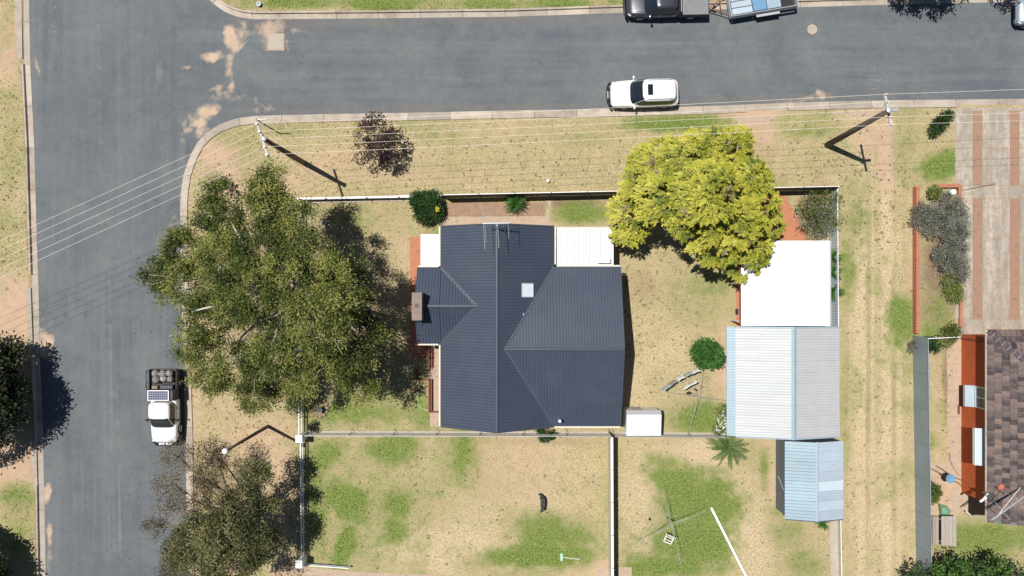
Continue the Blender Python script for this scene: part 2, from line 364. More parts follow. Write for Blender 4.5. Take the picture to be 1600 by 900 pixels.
def pip(x, y, poly):
    ins = np.zeros(x.shape, bool); n = len(poly); j = n-1
    for i in range(n):
        xi, yi = poly[i]; xj, yj = poly[j]
        c = ((yi > y) != (yj > y)) & (x < (xj-xi)*(y-yi)/((yj-yi) if yj != yi else 1e-9)+xi)
        ins ^= c; j = i
    return ins
def dist_lines(x, y, lines):
    d = np.full(x.shape, 1e9)
    for L in lines:
        for (ax,ay),(bx,by) in zip(L[:-1], L[1:]):
            vx, vy = bx-ax, by-ay; t = np.clip(((x-ax)*vx+(y-ay)*vy)/(vx*vx+vy*vy), 0, 1)
            d = np.minimum(d, np.hypot(x-ax-t*vx, y-ay-t*vy))
    return d
ROADPOLY = np.array(WEST + SOUTH + NORTH)      # west kerb downwards, then up round the corner, then back along the north kerb

def grid_mesh(name, xs, ys, zf, paintf, material):
    X, Y = np.meshgrid(xs, ys); nx, ny = len(xs), len(ys)
    Z = zf(X, Y); P = paintf(X, Y)
    co = np.stack([X, Y, Z], -1).reshape(-1, 3).astype(np.float32)
    i = np.arange(nx*ny).reshape(ny, nx)
    q = np.stack([i[:-1,:-1], i[:-1,1:], i[1:,1:], i[1:,:-1]], -1).reshape(-1, 4)
    me = bpy.data.meshes.new(name); me.vertices.add(len(co)); me.vertices.foreach_set('co', co.ravel())
    me.loops.add(q.size); me.loops.foreach_set('vertex_index', q.ravel().astype(np.int32))
    me.polygons.add(len(q)); me.polygons.foreach_set('loop_start', np.arange(0, q.size, 4, dtype=np.int32))
    me.update(calc_edges=True)
    at = me.color_attributes.new('paint', 'FLOAT_COLOR', 'POINT'); at.data.foreach_set('color', P.reshape(-1, 4).astype(np.float32).ravel())
    return structure(link_mesh(name, me, material, None))
def axis(lo, hi, step, far):
    a = np.arange(lo, hi+1e-6, step); out = []; s = step
    v = lo
    while v > -far: s *= 1.5; v -= s; out.append(v)
    b = []; s = step; v = a[-1]
    while v < far: s *= 1.5; v += s; b.append(v)
    return np.concatenate([np.array(out[::-1]), a, np.array(b)])

# painted patches: (px, py, rx, ry, rot_deg, strength)
GREEN = [(560,790,95,110,0,.42),(640,760,120,60,0,.3),(930,450,0.1,0.1,0,0),(1100,460,60,40,0,.3),(1060,192,80,12,-2,.95),(1250,190,60,10,0,.35),(1472,262,34,22,-20,1),(1408,498,20,38,0,.95),(905,334,46,15,0,.85),(940,325,40,12,0,.4),
 (505,712,40,26,-20,.85),(610,700,45,28,0,.75),(722,700,26,60,0,.75),(540,780,40,28,40,1.0),(535,860,16,36,20,1.0),(620,790,28,30,0,.8),(618,830,26,30,0,.8),(495,790,30,100,0,.6),
 (850,868,110,20,0,1),(870,835,80,32,0,.8),(950,760,14,70,0,.35),(1055,755,50,26,30,1.1),(1095,790,58,42,0,1.15),(1085,845,55,50,0,1.1),(1050,885,80,22,0,1),(990,890,35,18,0,.8),(1195,735,9,35,0,.8),
 (560,645,110,22,0,.7),(600,620,60,25,0,.5),(660,640,20,40,0,.6),(500,690,50,14,0,.4),(1100,655,40,26,0,.95),(1060,650,45,22,0,.45),(1110,445,50,18,0,.5),(1085,460,60,20,0,.3),(560,340,80,30,0,.35),(500,330,40,25,0,.35),
 (480,4,110,9,0,.8),(590,6,50,10,0,.95),(680,4,40,8,0,.5),(760,6,60,9,0,.75),(880,5,70,7,0,.8),(960,3,40,6,0,.7),
 (1340,340,22,60,0,.5),(1325,430,15,50,0,.6),(1325,600,12,60,0,.35),(1322,700,10,40,0,.35),(20,250,22,70,0,.35),(18,390,20,50,0,.25),(30,775,30,22,0,.6),(25,840,30,45,0,.5),
 (1550,842,80,32,0,.75),(1230,830,35,30,0,.45),(1260,880,35,28,0,.5),(1220,800,30,20,0,.4),(450,205,60,12,0,.35),(330,285,20,25,0,.4),(1470,485,25,40,0,.45),(1465,520,40,14,0,.7),(1455,690,14,14,0,.5),(1360,600,40,100,0,.15),(1290,770,25,20,0,.5),
 (1275,205,60,14,0,.45),(1420,215,30,30,0,.3),(640,590,25,20,0,.4),(1180,715,40,30,0,.3),(900,215,60,12,0,.3)]
DIRT = [(1175,225,36,70,0,.95),(1172,180,45,20,0,.9),(1350,205,24,35,-10,.6),(1383,240,11,70,0,.65),(14,60,34,50,0,1),(24,482,40,45,0,1.05),(24,722,45,38,0,1.05),(12,575,40,40,0,.6),(345,235,48,26,20,.8),(375,275,46,30,0,.9),(440,280,50,25,0,.55),(520,250,50,20,0,.45),
 (395,630,70,50,0,.4),(400,690,70,40,0,.55),(440,740,26,90,0,.55),(345,720,40,60,0,.4),(320,760,40,60,0,.6),(350,890,70,22,0,.9),(440,890,35,14,0,.9),(305,600,14,90,0,.5),(640,272,150,14,0,.45),(740,288,60,12,0,.4),(620,240,60,16,0,.35),(350,205,60,12,-25,.4),
 (770,345,90,10,0,.8),(1128,560,14,75,0,.75),(1205,740,10,60,0,.5),(1050,700,60,24,0,.3),(1475,770,28,40,0,.85),(1467,640,30,110,0,.3),(1490,640,10,120,0,.8),(610,345,40,30,0,.35),(630,380,24,60,0,.4),(935,880,20,20,0,.8),(1040,680,40,10,0,.6),
 (1200,690,14,12,0,.6),(1360,780,40,110,0,.22),(1410,760,20,120,0,.35),(1265,880,10,20,0,.2),(1500,500,40,30,0,.4),(1425,410,8,120,0,.5),(1330,270,60,20,0,.25)]
PALE = [(1345,600,8,360,0,1.25),(1386,580,8,360,0,1.3),(1364,560,3,320,0,.8),(1405,640,4,260,0,.85),(1330,640,3,240,0,.8),(1374,640,2.5,260,0,.6),(1365,760,20,130,0,.55),(700,850,150,32,0,.75),(780,800,120,40,-8,.45),(840,720,110,30,0,.35),(1160,840,45,80,0,.75),(1000,760,32,60,0,.55),(1090,705,60,20,0,.7),(1000,840,30,30,0,.7),(1020,500,50,60,0,.3),(990,600,24,60,0,.45),(1050,550,60,40,0,.45),(560,690,20,20,0,.4),(660,730,40,25,0,.4),(1340,310,30,40,0,.3),(1470,650,20,80,0,.25),(30,310,10,100,0,.4),(1180,860,30,60,0,.6)]
BROWN = [(1356,600,3.5,320,0,.38),(1396,620,3.5,280,0,.38),(1372,640,4,280,0,.15),(1420,700,5,160,0,.2),(1340,800,5,100,0,.15),(700,328,14,14,0,.6),(775,328,70,10,0,.85),(895,318,60,8,0,.75),(455,470,130,120,0,.4),(345,810,60,80,0,.5),(580,560,70,80,0,.45),(1080,620,60,60,0,.15),(1280,330,35,40,0,.6),(1000,450,30,30,0,.35),(1468,420,35,100,0,.7),(1478,590,6,80,0,.6),(40,640,40,80,0,.4),(110,870,0.1,0.1,0,0),(1050,845,10,10,0,.3),(860,690,100,6,0,.3),(700,690,300,5,0,.15),(470,640,16,16,0,.5),(35,795,16,20,0,.35)]
def paint_from(X, Y, L, amp=0.55, s=0.5, seed=0):
    PX = X*PPM+800; PY = 450-Y*PPM
    n = (fbm(X, Y, s, seed)-0.5)*2*amp + (fbm(X, Y, s*4, seed+9)-0.5)*0.5
    out = np.zeros(X.shape)
    for px,py,rx,ry,rot,st in L:
        c, s_ = math.cos(R(rot)), math.sin(R(rot)); dx = PX-px; dy = PY-py
        d = np.hypot((dx*c+dy*s_)/max(rx,.1), (-dx*s_+dy*c)/max(ry,.1))
        v = np.clip((1.65-d+n*0.9)/1.3, 0, 1); out = np.maximum(out, v*st)
    return out
def ground_z(X, Y):
    d = dist_lines(X, Y, [WEST, SOUTH, NORTH]); ins = pip(X, Y, ROADPOLY)
    sd = np.where(ins, -d, d)
    return np.where(sd < 0.385, -0.30, np.where(sd < 0.5, -0.02, 0.0))
def ground_paint(X, Y):
    far = (np.abs(X) > 45) | (np.abs(Y) > 28)
    g = paint_from(X, Y, GREEN, .6, .45, 3); d = paint_from(X, Y, DIRT, .6, .35, 13); p = paint_from(X, Y, PALE, .7, .4, 23); b = paint_from(X, Y, BROWN, .6, .5, 33)
    g = np.maximum(g, np.clip((fbm(X, Y, 0.22, 41)-0.56)*3.0, 0, .32)); d = np.maximum(d, np.clip((fbm(X, Y, 0.18, 51)-0.6)*3, 0, .35))
    g = np.where(far, np.clip((fbm(X, Y, 0.1, 61)-.5)*3, 0, .5), g)
    return np.stack([g, d, b, p], -1)
grid_mesh('ground', axis(-40, 40, .2, 900), axis(-23.6, 23.6, .2, 900), ground_z, ground_paint, M['ground'])
SAND = [(362,62,9,20,-25,1),(330,88,13,6,-5,1),(376,52,9,12,0,.9),(358,95,5,22,5,.55),(361,131,5,10,0,.95),(345,150,30,6,0,.35),(311,190,14,26,55,1.05),(325,175,22,8,-12,.95),(308,205,10,10,0,.8),(430,42,22,10,-8,.7),(290,105,14,3,0,.45),(335,137,12,4,-15,.5),(462,46,18,6,0,.45),(415,66,8,14,0,.45),
 (448,68,8,16,0,.4),(57,105,3,16,-15,.65),(75,55,22,18,0,.18),(72,770,4,12,8,1),(76,835,3.5,16,0,.85),(75,870,4,40,0,.35),(68,540,14,16,0,1),(85,10,3,5,30,.5),(400,168,6,16,0,.5),(412,165,16,8,0,.4),(240,890,12,10,0,.2),(1250,156,50,5,-8,.4),(1284,147,5,8,-40,.7),(1375,120,26,14,-20,.22),(1180,170,40,6,0,.3),(1500,178,40,4,0,.2),(1330,150,30,4,0,.2),(270,355,9,40,0,.28)]
EDGE = [(50,300,14,400,0,.45),(62,600,14,300,0,.4),(283,480,12,260,0,.35),(800,30,400,10,-1,.6),(450,36,120,14,0,.7),(1300,15,300,9,-1,.4),(700,168,400,9,-1,.65),(1200,155,300,10,-2,.6),(500,170,110,14,-1,.6),(272,800,16,120,0,.5),(120,90,40,60,0,.2),(990,25,120,12,0,.3)]
LINES = [(154,120,3.2,330,-1,.55),(185,250,1.6,330,0,.5),(172,600,4,320,-1,.62),(186,820,2,200,-1,.9),(178,400,2,160,0,.5),(246,120,8,26,4,.75),(700,122,160,3,3,.55),(880,133,90,2,4,.4),(276,60,2,90,-1,.4),(200,650,5,250,-1,.35),(120,400,8,300,-1,.25)]
def road_paint(X, Y):
    return np.stack([paint_from(X, Y, SAND, 1.25, 1.1, 5), paint_from(X, Y, EDGE, .5, .7, 6), paint_from(X, Y, LINES, .35, .5, 7), np.ones(X.shape)], -1)
grid_mesh('road', axis(-36.2, -22.8, .14, 60), axis(-21.5, 21.5, .16, 400), lambda X, Y: np.full(X.shape, ROAD_Z), road_paint, M['road'])
def side_z(X, Y): return np.full(X.shape, ROAD_Z+0.004)
grid_mesh('side_street', np.concatenate([np.arange(-23.85, 37, .16), np.array([40,50,80,150,300.])]), np.arange(10.6, 25.2, .14), side_z, road_paint, M['side_road'])

# kerbs: concrete blocks about 3 m long, each with its gutter apron
def resample(L, step):
    P = np.array(L); seg = np.hypot(*(P[1:]-P[:-1]).T); s = np.concatenate([[0], np.cumsum(seg)])
    n = max(2, int(round(s[-1]/step))+1); t = np.linspace(0, s[-1], n)
    return np.stack([np.interp(t, s, P[:,0]), np.interp(t, s, P[:,1])], -1)
def build_kerb(L, side, low, gut, kw):
    root = structure(bpy.data.objects.new('kerb', None)); C.objects.link(root)
    P = resample(L, 0.5)
    keep = (np.abs(P[:,0]) < 75) & (np.abs(P[:,1]) < 55); P = P[keep]
    T = np.gradient(P, axis=0); T /= np.hypot(T[:,0], T[:,1])[:,None]
    N = np.stack([-T[:,1], T[:,0]], -1)*side
    for i0 in range(0, len(P)-1, 6):
        idx = list(range(i0, min(i0+7, len(P))))
        if len(idx) < 2: continue
        mid = P[idx[len(idx)//2]]
        px = mid[0]*PPM+800; py = 450-mid[1]*PPM
        is_low = any(a <= (py if ax == 'y' else px) <= b for ax, a, b in low)
        h = 0.03 if is_low else 0.19
        mb = MB(); rings = []
        jit = random.uniform(-.006, .006)
        for n_, j in enumerate(idx):
            p = Vector((P[j][0], P[j][1], 0)); nn = Vector((N[j][0], N[j][1], 0)); tt = Vector((T[j][0], T[j][1], 0))
            if n_ == 0: p = p + tt*0.016
            if n_ == len(idx)-1: p = p - tt*0.016
            prof = [(-.03,-.12),(-.03,.012),(gut-.02,.028),(gut,.035),(gut+.012,h-.012),(gut+.03,h),(gut+kw,h+.002),(gut+kw,-.12)]
            rings.append([p + nn*a + Vector((0,0,ROAD_Z+b+jit)) for a, b in prof])
        if side < 0: rings = [r[::-1] for r in rings]
        mb.loft(rings)
        obj('kerb_block', mb, M['kerb'], root)
build_kerb(WEST, -1, [('y',-20,92),('y',448,535),('y',700,770)], 0.36, 0.12)
build_kerb(SOUTH, -1, [('x',1140,1215),('x',1330,1375),('x',1490,1700)], 0.36, 0.19)
build_kerb(NORTH, -1, [('x',1290,1345)], 0.33, 0.14)
def sheet(name, pts, z0, z1, m, parent=None, z=0): return obj(name, MB().prism([tuple(W(px,py,z))[:2] for px,py in pts], z0, z1), m, parent)
def rect(x0, y0, x1, y1): return [(x0,y0),(x1,y0),(x1,y1),(x0,y1)]
# driveway crossovers of the houses across the main road
for pts in ([(22,-60),(32,-60),(34,0),(35,92),(28,90),(24,60)], [(41,448),(48,450),(51,535),(43,535)], [(49,702),(57,702),(59,772),(53,765)]):
    structure(sheet('crossover', pts, -.1, .012, M['kerb']))
structure(sheet('crossover', [(1148,181),(1213,178),(1208,190),(1154,192)], -.1, .01, M['path']))
structure(sheet('crossover', [(1300,176),(1395,173),(1395,177),(1340,181),(1300,178)], -.1, .01, M['path']))

# ------------------------------------------------------------------ paved areas
dw = structure(bpy.data.objects.new('driveway', None)); C.objects.link(dw)
g_ = .6
def slab(x0, y0, x1, y1, m, h=.03):
    a = W(x0,y1); b = W(x1,y0); obj('slab' if m is M['slab'] else 'brick_strip', MB().bbox(a.x+.012, b.x-.012, a.y+.012, b.y-.012, -.1, h, .012), m, dw)
slab(1492,168,1620,173,M['slab'],.01); slab(1620,168,1700,173,M['slab'],.01)
for x0, x1 in ((1492,1520),(1534.5,1578),(1592.5,1640)):
    for y0, y1 in ((173,232),(232,290),(290,310),(310,372),(372,435),(435,499)):
        slab(x0, y0, x1, y1, M['slab'])
for x0, x1 in ((1520,1534.5),(1578,1592.5)):
    slab(x0,173,x1,290,M['bricks'],.034); slab(x0,290,x1,310,M['slab']); slab(x0,310,x1,499,M['bricks'],.034)
slab(1520,499,1640,528,M['slab'])
slab(1498,499,1520,528,M['slab'])
sp_ = structure(bpy.data.objects.new('side_path', None)); C.objects.link(sp_)
for k in range(11):
    y0 = 528+k*20.5
    a = W(1480+random.uniform(-1,1), y0+20.5); b = W(1502.5, y0)
    obj('slab', MB().bbox(a.x, b.x-.02, a.y+.02, b.y-.02, -.1, .025+random.uniform(-.006,.006), .012), M['path'], sp_)
for (x0,y0,x1,y1) in ((1487,762,1503,800),(1503,770,1512,800),(1452,723,1480,745)):
    a = W(x0,y1); b = W(x1,y0); obj('slab', MB().bbox(a.x+.015, b.x-.015, a.y+.015, b.y-.015, -.1, .028, .012), M['path'], sp_)
structure(sheet('paving', rect(641,370,668,520), -.05, .015, M['paver']))
structure(sheet('paving', rect(640,520,672,560), -.05, .015, M['paver']))
structure(sheet('path', rect(672,536,690,640), -.05, .02, M['path']))
structure(sheet('path', rect(672,640,690,666), -.05, .028, M['path']))
structure(sheet('path', [(690,339),(852,338),(856,318),(850,312),(862,312),(857,352),(857,362),(690,362)], -.05, .02, M['path']))
structure(sheet('paving', [(1196,300),(1226,302),(1262,376),(1262,400),(1150,400),(1150,380)], -.05, .018, M['paver']))
structure(sheet('paving', rect(1150,400,1172,512), -.05, .018, M['paver']))
structure(sheet('slab_floor', rect(1172,400,1290,512), -.05, .022, M['concrete']))
structure(sheet('path', [(472,886),(500,888),(560,893),(720,900),(720,960),(472,960)], -.05, .02, M['path']))
structure(sheet('paving', [(930,886),(954,886),(954,960),(924,960)], -.05, .02, M['path']))
structure(sheet('paving', [(965,886),(987,886),(987,960),(965,960)], -.05, .02, M['path']))
structure(sheet('garden_bed', rect(700,317,850,337), -.05, .03, M['soil']))
cw = obj('manhole_cover', MB().lathe(W(1269,46,ROAD_Z), [(.36,-.05),(.36,.022),(.33,.03)], 28), M['concrete']); tag(cw, 'round pale manhole cover set in the asphalt of the side street', 'manhole cover')
a = W(418,79,ROAD_Z); b = W(444.5,52,ROAD_Z)
pit = thing('pit_cover', W(431,66,ROAD_Z), 'large square concrete pit cover in the road near the corner', 'pit cover')
obj('frame', MB().bbox(a.x, b.x, a.y, b.y, ROAD_Z-.05, ROAD_Z+.018, .01), M['path'], pit)
obj('lid', MB().bbox(a.x+.09, b.x-.09, a.y+.09, b.y-.09, ROAD_Z, ROAD_Z+.03, .01), M['concrete'], pit)

# ------------------------------------------------------------------ corrugated roofing
def corr(name, ax, t0, t1, lo, hi, zf, m, parent, pitch=.2, h=.042, breaks=(), thick=0.0):
    """ribbed sheet; ribs run along u (the fall), t runs across. ax='y': t is world y, u is world x."""
    ts = []
    t = t0; prof = ((0,0),(.62,0),(.70,h),(.88,h),(.96,0))
    k = 0
    while t0+k*pitch < t1:
        for f, z in prof: ts.append((t0+(k+f)*pitch, z))
        k += 1
    ts = [q for q in ts if q[0] < t1-1e-4] + [(t1, 0)] + [(b_, 0) for b_ in breaks]
    ts.sort()
    mb = MB(); prev = None
    for t, dz in ts:
        a, b_ = lo(t), hi(t)
        if b_ < a: b_ = a
        pts = []
        for u in (a, b_):
            x, y = (u, t) if ax == 'y' else (t, u)
            pts.append((x, y, zf(u, t)+dz))
        i = len(mb.v); mb.v += pts
        if prev is not None:
            f = (prev, prev+1, i+1, i) if ax == 'x' else (prev, i, i+1, prev+1)
            mb.f.append(f)
        prev = i
    # face up
    o = obj(name, mb, m, parent)
    me = o.data
    if len(me.polygons) and sum(p.normal.z for p in me.polygons) < 0: me.flip_normals()
    return o
def cap(name, a, b, m, parent, w=.22, drop=.05, z=.045):
    a = Vector(a); b = Vector(b); d = (b-a).normalized(); s = Vector((d.y,-d.x,0)).normalized()
    mb = MB(); v = []
    for p in (a, b):
        v += [p+s*w/2+Vector((0,0,z-drop)), p+s*w*.12+Vector((0,0,z+.02)), p-s*w*.12+Vector((0,0,z+.02)), p-s*w/2+Vector((0,0,z-drop))]
    mb.add(v, [(0,1,5,4),(1,2,6,5),(2,3,7,6),(0,4,7,3),(0,3,2,1),(4,5,6,7)])
    return obj(name, mb, m, parent)
def bar(name, a, b, w, h, m, parent): return obj(name, MB().beam(a, b, w, h), m, parent)

# ------------------------------------------------------------------ the house in the middle
house = thing('house', (0,-2.5,0), 'single storey house with dark blue ribbed steel roof in the middle of the block', 'house')
EZ, RZ = 2.9, 4.9
xl, xr, xm = -4.75, 2.80, -0.975; yn, ys_ = 4.12, -9.27
zW = lambda x: EZ+(RZ-EZ)*(x-xl)/(xm-xl)
zE = lambda x: EZ+(RZ-EZ)*(xr-x)/(xr-xm)
wn_, ws, wx, wrz, wry = 1.35, -3.69, -6.30, 4.2, -1.17          # west wing
xa = xl+(wrz-EZ)/(RZ-EZ)*(xm-xl)
en, es, ex, erz, ery = 1.39, -9.22, 7.24, 4.62, -3.95           # east wing
xb = xr-(erz-EZ)/(RZ-EZ)*(xr-xm)
def loW(y):
    if ws < y < wn_: return xl+(xa-xl)*((wn_-y)/(wn_-wry) if y > wry else (y-ws)/(wry-ws))
    return xl-.04
def hiE(y):
    if es < y < en: return xr+(xb-xr)*((en-y)/(en-ery) if y > ery else (y-es)/(ery-es))
    return xr+.04
corr('roof_plane', 'y', ys_, yn, loW, lambda y: xm, lambda u,t: zW(u), M['dark_roof'], house, breaks=(wn_, ws, wry))
corr('roof_plane', 'y', ys_, yn, lambda y: xm, hiE, lambda u,t: zE(u), M['dark_roof'], house, breaks=(en, es, ery))
zEn = lambda y: EZ+(erz-EZ)*(en-y)/(en-ery); zEs = lambda y: EZ+(erz-EZ)*(y-es)/(ery-es)
corr('roof_plane', 'x', xb, ex, lambda x: ery, lambda x: en+.04 if x > xr else ery+(en-ery)*(x-xb)/(xr-xb), lambda u,t: zEn(u)+.002, M['dark_roof'], house, breaks=(xr,))
corr('roof_plane', 'x', xb, ex, lambda x: es-.04 if x > xr else ery+(es-ery)*(x-xb)/(xr-xb), lambda x: ery, lambda u,t: zEs(u)+.002, M['dark_roof'], house, breaks=(xr,))
zWn = lambda y: EZ+(wrz-EZ)*(wn_-y)/(wn_-wry); zWs = lambda y: EZ+(wrz-EZ)*(y-ws)/(wry-ws)
corr('roof_plane', 'x', wx, xa, lambda x: wry, lambda x: wn_+.04 if x < xl else wry+(wn_-wry)*(xa-x)/(xa-xl), lambda u,t: zWn(u)+.002, M['dark_roof'], house, breaks=(xl,))
corr('roof_plane', 'x', wx, xa, lambda x: ws-.04 if x < xl else wry+(ws-wry)*(xa-x)/(xa-xl), lambda x: wry, lambda u,t: zWs(u)+.002, M['dark_roof'], house, breaks=(xl,))
cap('ridge_cap', (xm,ys_-.02,RZ), (xm,yn+.02,RZ), M['dark_ridge'], house)
cap('ridge_cap', (xb-.1,ery,erz), (ex+.02,ery,erz), M['dark_ridge'], house)
cap('ridge_cap', (wx-.02,wry,wrz), (xa+.1,wry,wrz), M['dark_ridge'], house)
for p0, p1 in (((xr,en,EZ),(xb,ery,erz)), ((xr,es,EZ),(xb,ery,erz)), ((xl,wn_,EZ),(xa,wry,wrz)), ((xl,ws,EZ),(xa,wry,wrz))):
    cap('valley_flashing', p0, p1, M['dark_ridge'], house, w=.22, drop=-.012, z=.028)
GZ = EZ-.07
def gutter(a, b): bar('gutter', (a[0],a[1],GZ), (b[0],b[1],GZ), .10, .10, M['cream'], house)
gutter((xl-.1,yn), (xl-.1,wn_+.12)); gutter((xl-.1,ws-.12), (xl-.1,ys_)); gutter((xr+.1,yn), (xr+.1,en+.2)); gutter((xr+.2,en+.1), (ex,en+.1)); gutter((xr,es-.1), (ex,es-.1))
gutter((wx,wn_+.1), (xl-.18,wn_+.1)); gutter((wx,ws-.1), (xl-.18,ws-.1))
for a, b in (((xl,ys_-.03,EZ),(xm,ys_-.03,RZ)), ((xm,ys_-.03,RZ),(xr,ys_-.03,EZ)), ((xl,yn+.03,EZ),(xm,yn+.03,RZ)), ((xm,yn+.03,RZ),(xr,yn+.03,EZ)),
             ((ex+.03,en,EZ),(ex+.03,ery,erz)), ((ex+.03,ery,erz),(ex+.03,es,EZ)), ((wx-.03,wn_,EZ),(wx-.03,wry,wrz)), ((wx-.03,wry,wrz),(wx-.03,ws,EZ))):
    bar('barge_board', (a[0],a[1],a[2]-.05), (b[0],b[1],b[2]-.05), .05, .17, M['dark_ridge'], house)
o_ = .40
def gable_wall(p0, p1, pk, z0, ze, th=.12):
    p0 = Vector((*p0,0)); p1 = Vector((*p1,0)); d = (p1-p0).normalized(); n = Vector((d.y,-d.x,0))*th
    mid = p0+(p1-p0)*pk[0]
    prof = [(p0,z0),(p1,z0),(p1,ze),(mid,pk[1]),(p0,ze)]
    v = [p+Vector((0,0,z)) for p,z in prof] + [p-n+Vector((0,0,z)) for p,z in prof]
    return MB().add(v, [(0,1,2,3,4),(9,8,7,6,5)] + [(i,5+i,5+(i+1)%5,(i+1)%5) for i in range(5)])
wz = EZ-.12
obj('wall', MB().box(xl+o_, xl+o_+.12, wn_-o_, yn-.25, 0, wz), M['wall_brick'], house)
obj('wall', MB().box(xl+o_, xl+o_+.12, ys_+.25, ws+o_, 0, wz), M['wall_brick'], house)
obj('wall', MB().box(wx+.25, xl+o_-.004, wn_-o_-.12, wn_-o_, 0, wz), M['wall_brick'], house)
obj('wall', MB().box(wx+.25, xl+o_-.004, ws+o_, ws+o_+.12, 0, wz), M['wall_brick'], house)
obj('wall', MB().box(xr-o_-.12, xr-o_, en-o_, yn-.25, 0, wz), M['wall_brick'], house)
obj('wall', MB().box(xr-o_+.004, ex-.25, en-o_-.12, en-o_, 0, wz), M['wall_brick'], house)
obj('wall', MB().box(xr-o_+.004, ex-.25, es+o_, es+o_+.12, 0, wz), M['wall_brick'], house)
obj('gable_wall', gable_wall((xl+o_+.13,ys_+.13), (xr-o_-.13,ys_+.13), (.5,RZ-.22), 0, wz), M['wall_brick'], house)
obj('gable_wall', gable_wall((xr-o_-.13,yn-.13), (xl+o_+.13,yn-.13), (.5,RZ-.22), 0, wz), M['wall_brick'], house)
obj('gable_wall', gable_wall((ex-.13,es+o_+.13), (ex-.13,en-o_-.13), (.5,erz-.2), 0, wz), M['wall_brick'], house)
obj('gable_wall', gable_wall((wx+.13,wn_-o_-.13), (wx+.13,ws+o_+.13), (.5,wrz-.2), 0, wz), M['wall_brick'], house)
def window(parent, c, n, w, h, name='window'):
    c = Vector(c); n = Vector(n); t = Vector((-n.y,n.x,0)); mb = MB()
    a, b = c-t*w/2, c+t*w/2
    for z in (-h/2, h/2): mb.beam(a+Vector((0,0,z)), b+Vector((0,0,z)), .09, .07)
    for s_ in (-w/2, 0, w/2): mb.beam(c+t*s_+Vector((0,0,-h/2+.035)), c+t*s_+Vector((0,0,h/2-.035)), .07, .086)
    f = obj(name, mb, M['white_paint'], parent)
    mb = MB(); mb.beam(a+t*.036-n*.01, b-t*.036-n*.01, .02, h-.072); obj('pane', mb, M['pane'], f)
for y in (-5.2,-7.6): window(house, (xl+o_-.02,y,1.6), (-1,0,0), 1.6, 1.2)
window(house, (xl+o_-.02,2.6,1.6), (-1,0,0), 1.0, 1.2)
for x in (-3,1.0): window(house, (x,ys_+.1,1.6), (0,-1,0), 1.6, 1.2); window(house, (x,yn-.1,1.6), (0,1,0), 1.5, 1.2)
for y in (-1.2,-6.6): window(house, (ex-.1,y,1.6), (1,0,0), 1.7, 1.2)
dr = obj('door', MB().box(4.1, 4.95, en-o_+.004, en-o_+.05, .02, 2.1), M['white_paint'], house)
obj('handle', MB().path([(4.86,en-o_+.05,1.0),(4.86,en-o_+.11,1.0),(4.76,en-o_+.11,1.0)], .014, 6), M['chrome'], dr)
ch = MB().box(-6.37, -5.79, -2.04, -.32, 0, 5.0).box(-6.40, -5.76, -2.07, -.29, 5.004, 5.16)
chm = obj('chimney', ch, M['chimney'], house)
obj('flue', MB().box(-6.21, -5.95, -1.25, -0.99, 5.10, 5.172), M['black'], chm)
sky0, sky1 = (.67,1.38), (-.58,.29)
fr = MB()
for (xa_, ya_), (xb_, yb_) in (((.67,-.58),(1.38,-.58)), ((1.38,-.58),(1.38,.29)), ((1.38,.29),(.67,.29)), ((.67,.29),(.67,-.58))):
    fr.beam((xa_,ya_,zE(xa_)+.06), (xb_,yb_,zE(xb_)+.06), .06, .10)
skl = obj('skylight', fr, M['grey_steel'], house)
obj('pane', MB().add([(.68,-.57,zE(.68)+.09),(1.37,-.57,zE(1.37)+.09),(1.37,.28,zE(1.37)+.09),(.68,.28,zE(.68)+.09)], [(0,1,2,3)]), M['skylight'], skl)
vx, vy = WX(874,3.3), WY(656,3.3)
vp = obj('vent_pipe', MB().path([(vx,vy,3.0),(vx,vy,3.75)], .05, 10), M['galv'], house)
obj('cowl', MB().lathe((vx,vy,3.752), [(.10,0),(.11,.05),(.04,.12)], 12), M['white_paint'], vp)
vx, vy = WX(818,4.1), WY(491,4.1)
obj('vent_pipe', MB().path([(vx,vy,zE(vx)-.1),(vx,vy,zE(vx)+.3)], .04, 8), M['galv'], house)
# porch roof (west) and covered patio (north-east)
a = W(659,416,2.6); b = W(686,366,2.6)
pr = obj('porch_roof', MB().bbox(a.x, b.x, a.y, b.y, 2.56, 2.62, .01), M['white_roof'], house)
obj('gutter', MB().box(a.x-.09, a.x-.003, a.y, b.y, 2.5, 2.6), M['grey_steel'], pr)
for y in (a.y+.15, b.y-.15): obj('post', MB().box(a.x+.05, a.x+.14, y-.045, y+.045, 0.01, 2.56), M['white_paint'], house)
a = W(869,415,2.6); b = W(956,355,2.6)
pat = thing('patio_cover', ((a.x+b.x)/2,(a.y+b.y)/2,0), 'white ribbed patio cover at the north east corner of the dark roofed house', 'patio cover')
n_sh = 5; shw = (b.x-a.x)/n_sh
for k in range(n_sh):
    corr('roof_sheet', 'x', a.x+k*shw+.002, a.x+(k+1)*shw-.002, lambda x: a.y, lambda x: b.y, lambda u,t: 2.6+(u-a.y)*.02, M['ribbed_white'], pat, pitch=.187, h=.045)
obj('gutter', MB().box(b.x+.004, b.x+.11, a.y, b.y, 2.52, 2.61), M['white_paint'], pat)
obj('beam', MB().box(a.x, b.x, b.y-.06, b.y-.01, 2.42, 2.58), M['white_paint'], pat)
obj('beam', MB().box(b.x-.06, b.x-.01, a.y, b.y-.064, 2.42, 2.58), M['white_paint'], pat)
for x, y in ((a.x+.2,b.y-.12),((a.x+b.x)/2,b.y-.12),(b.x-.12,b.y-.12),(b.x-.12,a.y+.15)): obj('post', MB().box(x-.045,x+.045,y-.045,y+.045,0,2.42), M['white_paint'], pat)
q0 = W(934,411,2.75); q1 = W(953,404,2.75)
